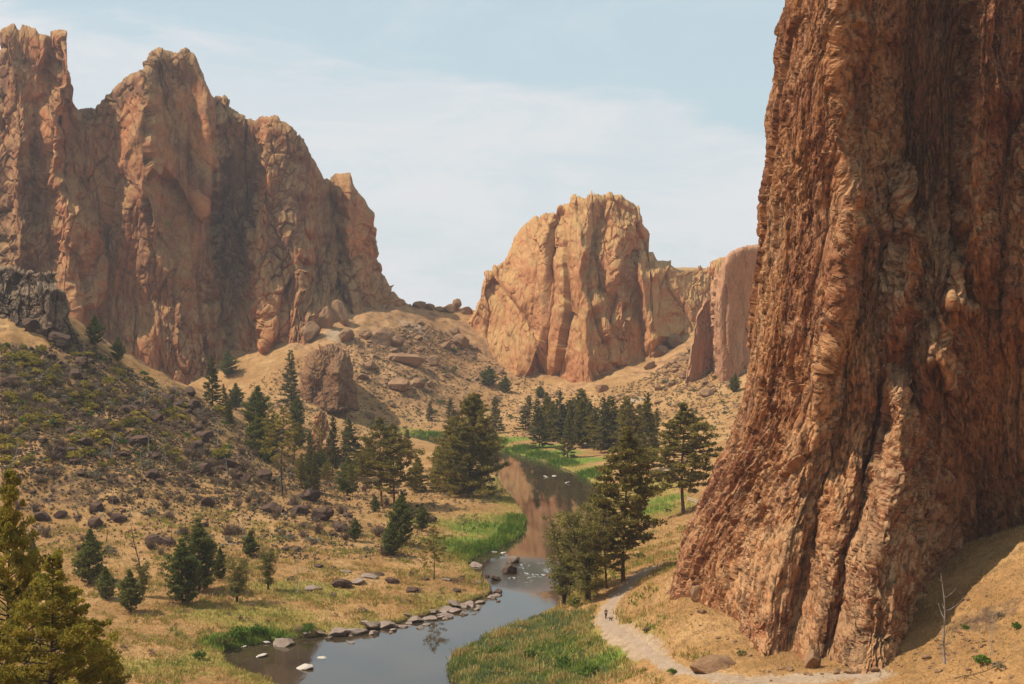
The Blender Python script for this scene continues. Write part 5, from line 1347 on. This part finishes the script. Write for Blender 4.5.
# fence of wooden rails near the red trunked pine
WOOD = bark_mat('fence_wood', (0.42, 0.36, 0.30), (0.66, 0.60, 0.52))
ax, ay, az_ = hit1(688, 501); bx_, by_, bz_ = hit1(704, 506)
root = bpy.data.objects.new('rail_fence', None); C.objects.link(root); root.location = (ax, ay, az_)
tag(root, 'short pale wooden rail fence between the red trunked pine and the pillar', 'fence')
nposts = 5
for i in range(nposts):
    q = i / (nposts - 1); x = (bx_ - ax) * q; y = (by_ - ay) * q; z = float(gz(ax + x, ay + y)) - az_
    V, F = tube(np.array([[0, 0, -.2], [0, 0, 1.25]]), np.array([.11, .10]), 6); put('post', mesh_np('post', V, F, WOOD), root, loc=(x, y, z))
for hz in (.55, 1.05):
    q = np.linspace(-.03, 1.03, 8); X_ = (bx_ - ax) * q; Y_ = (by_ - ay) * q; Z_ = gz(ax + X_, ay + Y_) - az_ + hz
    V, F = tube(np.stack([X_, Y_ - .1, Z_], 1), np.full(8, .07), 5); put('rail', mesh_np('rail', V, F, WOOD), root)


# ------------------------------------------------------------------ the walker and the dog on the trail
def flat_mat(name, col, rough=.85):
    N = NT(name); p = N.pos(obj=True)
    return N.finish(N.principled(N.ramp(N.noise(p, 12, 3), [(.3, tuple(c * .8 for c in col)), (.7, col)]), rough, .2))


def skin_mesh(name, J, E, mat, sub=2, mirror=False):
    """grow a body over joints J = [(x, y, z, r)]; vertex 0 is the root"""
    me_ = bpy.data.meshes.new(name); me_.from_pydata([j[:3] for j in J], E, []); o = bpy.data.objects.new(name, me_); C.objects.link(o)
    m = o.modifiers.new('skin', 'SKIN'); m.use_smooth_shade = True
    for i, v in enumerate(me_.skin_vertices[0].data): v.radius = (J[i][3],) * 2; v.use_root = (i == 0)
    o.modifiers.new('sub', 'SUBSURF').levels = sub; o.modifiers['sub'].render_levels = sub
    dg = bpy.context.evaluated_depsgraph_get(); ev = o.evaluated_get(dg); out = bpy.data.meshes.new_from_object(ev)
    bpy.data.objects.remove(o); bpy.data.meshes.remove(me_)
    out.name = name; out.materials.clear(); out.materials.append(mat); return out


SKIN = flat_mat('skin', (0.42, 0.26, 0.18)); SHIRT = flat_mat('dark_blue_cloth', (0.035, 0.04, 0.06)); PANTS = flat_mat('dark_trousers', (0.03, 0.03, 0.035)); HAIR = flat_mat('brown_hair', (0.06, 0.035, 0.02)); SHOE = flat_mat('grey_shoe', (0.12, 0.11, 0.10)); FUR = flat_mat('black_fur', (0.025, 0.02, 0.018))
J = [(0, 0, .96, .125), (0, .0, 1.12, .12), (0, .01, 1.30, .135), (0, .0, 1.44, .10), (0, -.01, 1.52, .052), (0, -.03, 1.60, .085), (0, -.03, 1.69, .085),
     (-.09, 0, .90, .095), (-.10, -.12, .50, .065), (-.10, .02, .09, .042), (-.10, -.12, .03, .035), (.09, 0, .90, .095), (.10, .07, .50, .065), (.10, .28, .13, .042), (.10, .16, .03, .035),
     (-.19, 0, 1.41, .055), (-.24, .08, 1.15, .042), (-.25, -.04, .93, .030), (-.25, -.08, .86, .032), (.19, 0, 1.41, .055), (.24, -.06, 1.15, .042), (.25, -.22, .98, .030), (.25, -.28, .94, .032)]
E = [(0, 1), (1, 2), (2, 3), (3, 4), (4, 5), (5, 6), (0, 7), (7, 8), (8, 9), (9, 10), (0, 11), (11, 12), (12, 13), (13, 14), (3, 15), (15, 16), (16, 17), (17, 18), (3, 19), (19, 20), (20, 21), (21, 22)]
for hb, sg in ((18, -1), (22, 1)):            # five fingers of unequal length, slightly curled
    bx2, by2, bz2 = J[hb][:3]
    for f, (dy, L) in enumerate([(-.030, .055), (-.012, .075), (.006, .080), (.022, .072), (.036, .055)]):
        i0 = len(J); J.append((bx2 + sg * .002, by2 + dy, bz2 - .025 if f else bz2 - .005, .010)); J.append((bx2 - sg * .008, by2 + dy * (1.6 if f == 0 else 1.1), bz2 - .025 - L * .55, .009)); J.append((bx2 - sg * .022, by2 + dy * (1.8 if f == 0 else 1.1), bz2 - .02 - L, .008)); E += [(hb, i0), (i0, i0 + 1), (i0 + 1, i0 + 2)]
body = skin_mesh('body', J, E, SKIN)
px_, py_ = 606, 620
x, y, z = hit1(px_, py_)
person = bpy.data.objects.new('person', None); C.objects.link(person); person.location = (x, y, z + .02); person.rotation_euler = (0, 0, math.radians(20)); person.scale = (1.05,) * 3
tag(person, 'person in dark clothes walking on the pale trail with a small dog', 'person')
put('body', body, person)


def cloth(name, idx, grow, mat, cut=None):
    JJ = [J[i][:3] + (J[i][3] + grow,) for i in idx]; mp_ = {i: k for k, i in enumerate(idx)}
    EE = [(mp_[a], mp_[b]) for a, b in E if a in mp_ and b in mp_]
    put(name, skin_mesh(name, JJ, EE, mat), person)


cloth('shirt', [1, 2, 3, 15, 16, 19, 20], .014, SHIRT)
cloth('trousers', [0, 7, 8, 9, 11, 12, 13], .016, PANTS)
cloth('shoe', [9, 10], .012, SHOE); cloth('shoe', [13, 14], .012, SHOE)
put('hair', skin_mesh('hair', [(0, .0, 1.70, .088), (0, .03, 1.62, .07), (0, .045, 1.54, .04)], [(0, 1), (1, 2)], HAIR), person)
# dog: deep chest, jointed hind legs, head carried forward
D_ = [(0, .12, .36, .085), (0, -.02, .38, .09), (0, -.16, .37, .105), (0, -.28, .44, .065), (0, -.36, .53, .06), (0, -.45, .51, .035), (0, -.50, .50, .022),
      (-.06, -.16, .28, .045), (-.06, -.14, .17, .025), (-.06, -.16, .02, .024), (.06, -.19, .28, .045), (.06, -.22, .17, .025), (.06, -.24, .02, .024),
      (-.06, .14, .30, .055), (-.06, .10, .20, .032), (-.06, .20, .12, .02), (-.06, .17, .02, .022), (.06, .16, .30, .055), (.06, .14, .20, .032), (.06, .25, .12, .02), (.06, .22, .02, .022),
      (0, .22, .42, .025), (0, .32, .52, .015), (-.035, -.35, .61, .018), (.035, -.35, .61, .018)]
DE = [(0, 1), (1, 2), (2, 3), (3, 4), (4, 5), (5, 6), (2, 7), (7, 8), (8, 9), (2, 10), (10, 11), (11, 12), (0, 13), (13, 14), (14, 15), (15, 16), (0, 17), (17, 18), (18, 19), (19, 20), (0, 21), (21, 22), (4, 23), (4, 24)]
x, y, z = hit1(610.5, 621.5)
put('dog', skin_mesh('dog', D_, DE, FUR), label='small black dog walking beside the person on the trail', cat='dog', loc=(x, y, z + .02), rot=(0, 0, math.radians(60)), scale=1.15)
SUN_BACK = 2.5; SUN_STRENGTH = 5.0; SKY_STRENGTH = 0.085; HAZE = 0.00010; EXPOSURE = 0.14
HAZE_SKY = (0.57, 0.70, 0.755); CLOUD = (0.745, 0.74, 0.755)
# ------------------------------------------------------------------ camera, sky, sun
SUN_EL = math.radians(53); SUN_DIR = Vector((-math.cos(SUN_EL) * math.cos(math.radians(SUN_BACK)), -math.cos(SUN_EL) * math.sin(math.radians(SUN_BACK)), math.sin(SUN_EL)))
cam = bpy.data.cameras.new('camera'); co = bpy.data.objects.new('camera', cam); C.objects.link(co)
co.location = (0, 0, CAMZ); co.rotation_euler = (math.pi / 2 - PITCH, 0, 0)
cam.lens = 50; cam.sensor_width = 36; cam.clip_start = 0.5; cam.clip_end = 30000
bpy.context.scene.camera = co

w = bpy.data.worlds.new('World'); bpy.context.scene.world = w; w.use_nodes = True
nt = w.node_tree; nt.nodes.clear()
sky = nt.nodes.new('ShaderNodeTexSky'); sky.sky_type = 'NISHITA'; sky.sun_disc = False
sky.sun_elevation = SUN_EL; sky.sun_rotation = math.atan2(SUN_DIR.x, SUN_DIR.y)
sky.air_density = 1.3; sky.dust_density = 2.2; sky.ozone_density = 1.0; sky.altitude = 900
bg = nt.nodes.new('ShaderNodeBackground'); bg.inputs['Strength'].default_value = SKY_STRENGTH
outw = nt.nodes.new('ShaderNodeOutputWorld')
tc = nt.nodes.new('ShaderNodeTexCoord'); nrm = nt.nodes.new('ShaderNodeVectorMath'); nrm.operation = 'NORMALIZE'
nt.links.new(tc.outputs['Generated'], nrm.inputs[0])
sx = nt.nodes.new('ShaderNodeSeparateXYZ'); nt.links.new(nrm.outputs[0], sx.inputs[0])
mp = nt.nodes.new('ShaderNodeMapping'); mp.inputs['Scale'].default_value = (1, 1, 3.2); nt.links.new(nrm.outputs[0], mp.inputs[0])


def wn(scale, det, ro, dist=0):
    n = nt.nodes.new('ShaderNodeTexNoise'); n.inputs['Scale'].default_value = scale; n.inputs['Detail'].default_value = det
    n.inputs['Roughness'].default_value = ro; n.inputs['Distortion'].default_value = dist; nt.links.new(mp.outputs[0], n.inputs['Vector']); return n.outputs['Fac']


def wm(op, a, b, clamp=False):
    m = nt.nodes.new('ShaderNodeMath'); m.operation = op; m.use_clamp = clamp
    for i, v in ((0, a), (1, b)):
        if hasattr(v, 'is_output'): nt.links.new(v, m.inputs[i])
        else: m.inputs[i].default_value = v
    return m.outputs[0]


def wr(f, a, b):
    m = nt.nodes.new('ShaderNodeMapRange'); m.interpolation_type = 'SMOOTHSTEP'; m.inputs['From Min'].default_value = a; m.inputs['From Max'].default_value = b
    nt.links.new(f, m.inputs['Value']); return m.outputs[0]


# a bank of thin cloud low in the sky: its ragged top edge wanders with the bearing and drops to the right
edge = wm('ADD', wm('MULTIPLY', wn(3.4, 6, 0.62, 0.3), 0.13), wm('MULTIPLY', sx.outputs[0], -0.16))
e2 = wm('SUBTRACT', wm('ADD', edge, 0.078), sx.outputs[2])
bank_ = wm('MULTIPLY', wr(e2, -0.006, 0.016), wm('ADD', wm('MULTIPLY', wr(wn(7, 7, 0.68, 0.4), 0.3, 0.65), 0.45), 0.38))
wisp = wm('MULTIPLY', wr(wn(5, 7, 0.7, 0.6), 0.5, 0.8), 0.35)
fac = wm('MAXIMUM', bank_, wisp)
mx = nt.nodes.new('ShaderNodeMix'); mx.data_type = 'RGBA'; nt.links.new(fac, mx.inputs[0])
tint = nt.nodes.new('ShaderNodeMix'); tint.data_type = 'RGBA'; tint.inputs[0].default_value = 0.75; nt.links.new(sky.outputs[0], tint.inputs[6]); tint.inputs[7].default_value = (*[v / SKY_STRENGTH for v in HAZE_SKY], 1)
nt.links.new(tint.outputs[2], mx.inputs[6]); mx.inputs[7].default_value = (*[v / SKY_STRENGTH for v in CLOUD], 1)
nt.links.new(mx.outputs[2], bg.inputs['Color']); nt.links.new(bg.outputs[0], outw.inputs[0])

sl = bpy.data.lights.new('sun', 'SUN'); sl.energy = SUN_STRENGTH; sl.angle = math.radians(0.5); sl.color = (1.0, 0.93, 0.82)
so = bpy.data.objects.new('sun', sl); C.objects.link(so); so.rotation_euler = SUN_DIR.to_track_quat('Z', 'Y').to_euler(); so.location = (0, 0, 400)

if HAZE > 0:
    bm = [(-700, -60, -3), (700, -60, -3), (700, 1300, -3), (-700, 1300, -3), (-700, -60, 245), (700, -60, 245), (700, 1300, 245), (-700, 1300, 245)]
    hm = bpy.data.materials.new('haze_air'); hm.use_nodes = True; ht = hm.node_tree; ht.nodes.clear()
    pv = ht.nodes.new('ShaderNodeVolumePrincipled'); pv.inputs['Density'].default_value = HAZE; pv.inputs['Color'].default_value = (0.93, 0.95, 1.0, 1); pv.inputs['Anisotropy'].default_value = 0.2
    ho = ht.nodes.new('ShaderNodeOutputMaterial'); ht.links.new(pv.outputs[0], ho.inputs['Volume'])
    put('haze', mesh_np('haze', np.array(bm, float), np.array([[0, 3, 2, 1], [4, 5, 6, 7], [0, 1, 5, 4], [1, 2, 6, 5], [2, 3, 7, 6], [3, 0, 4, 7]]), hm), kind='stuff')

sc = bpy.context.scene
sc.view_settings.view_transform = 'Standard'; sc.view_settings.look = 'None'; sc.view_settings.gamma = 1.0
sc.view_settings.exposure = EXPOSURE; sc.view_settings.use_curve_mapping = False
sc.render.engine = 'CYCLES'
sc.cycles.use_denoising = True
sc.cycles.max_bounces = 5; sc.cycles.diffuse_bounces = 2; sc.cycles.glossy_bounces = 2; sc.cycles.transmission_bounces = 2; sc.cycles.volume_bounces = 0; sc.cycles.transparent_max_bounces = 4
sc.cycles.caustics_reflective = False; sc.cycles.caustics_refractive = False
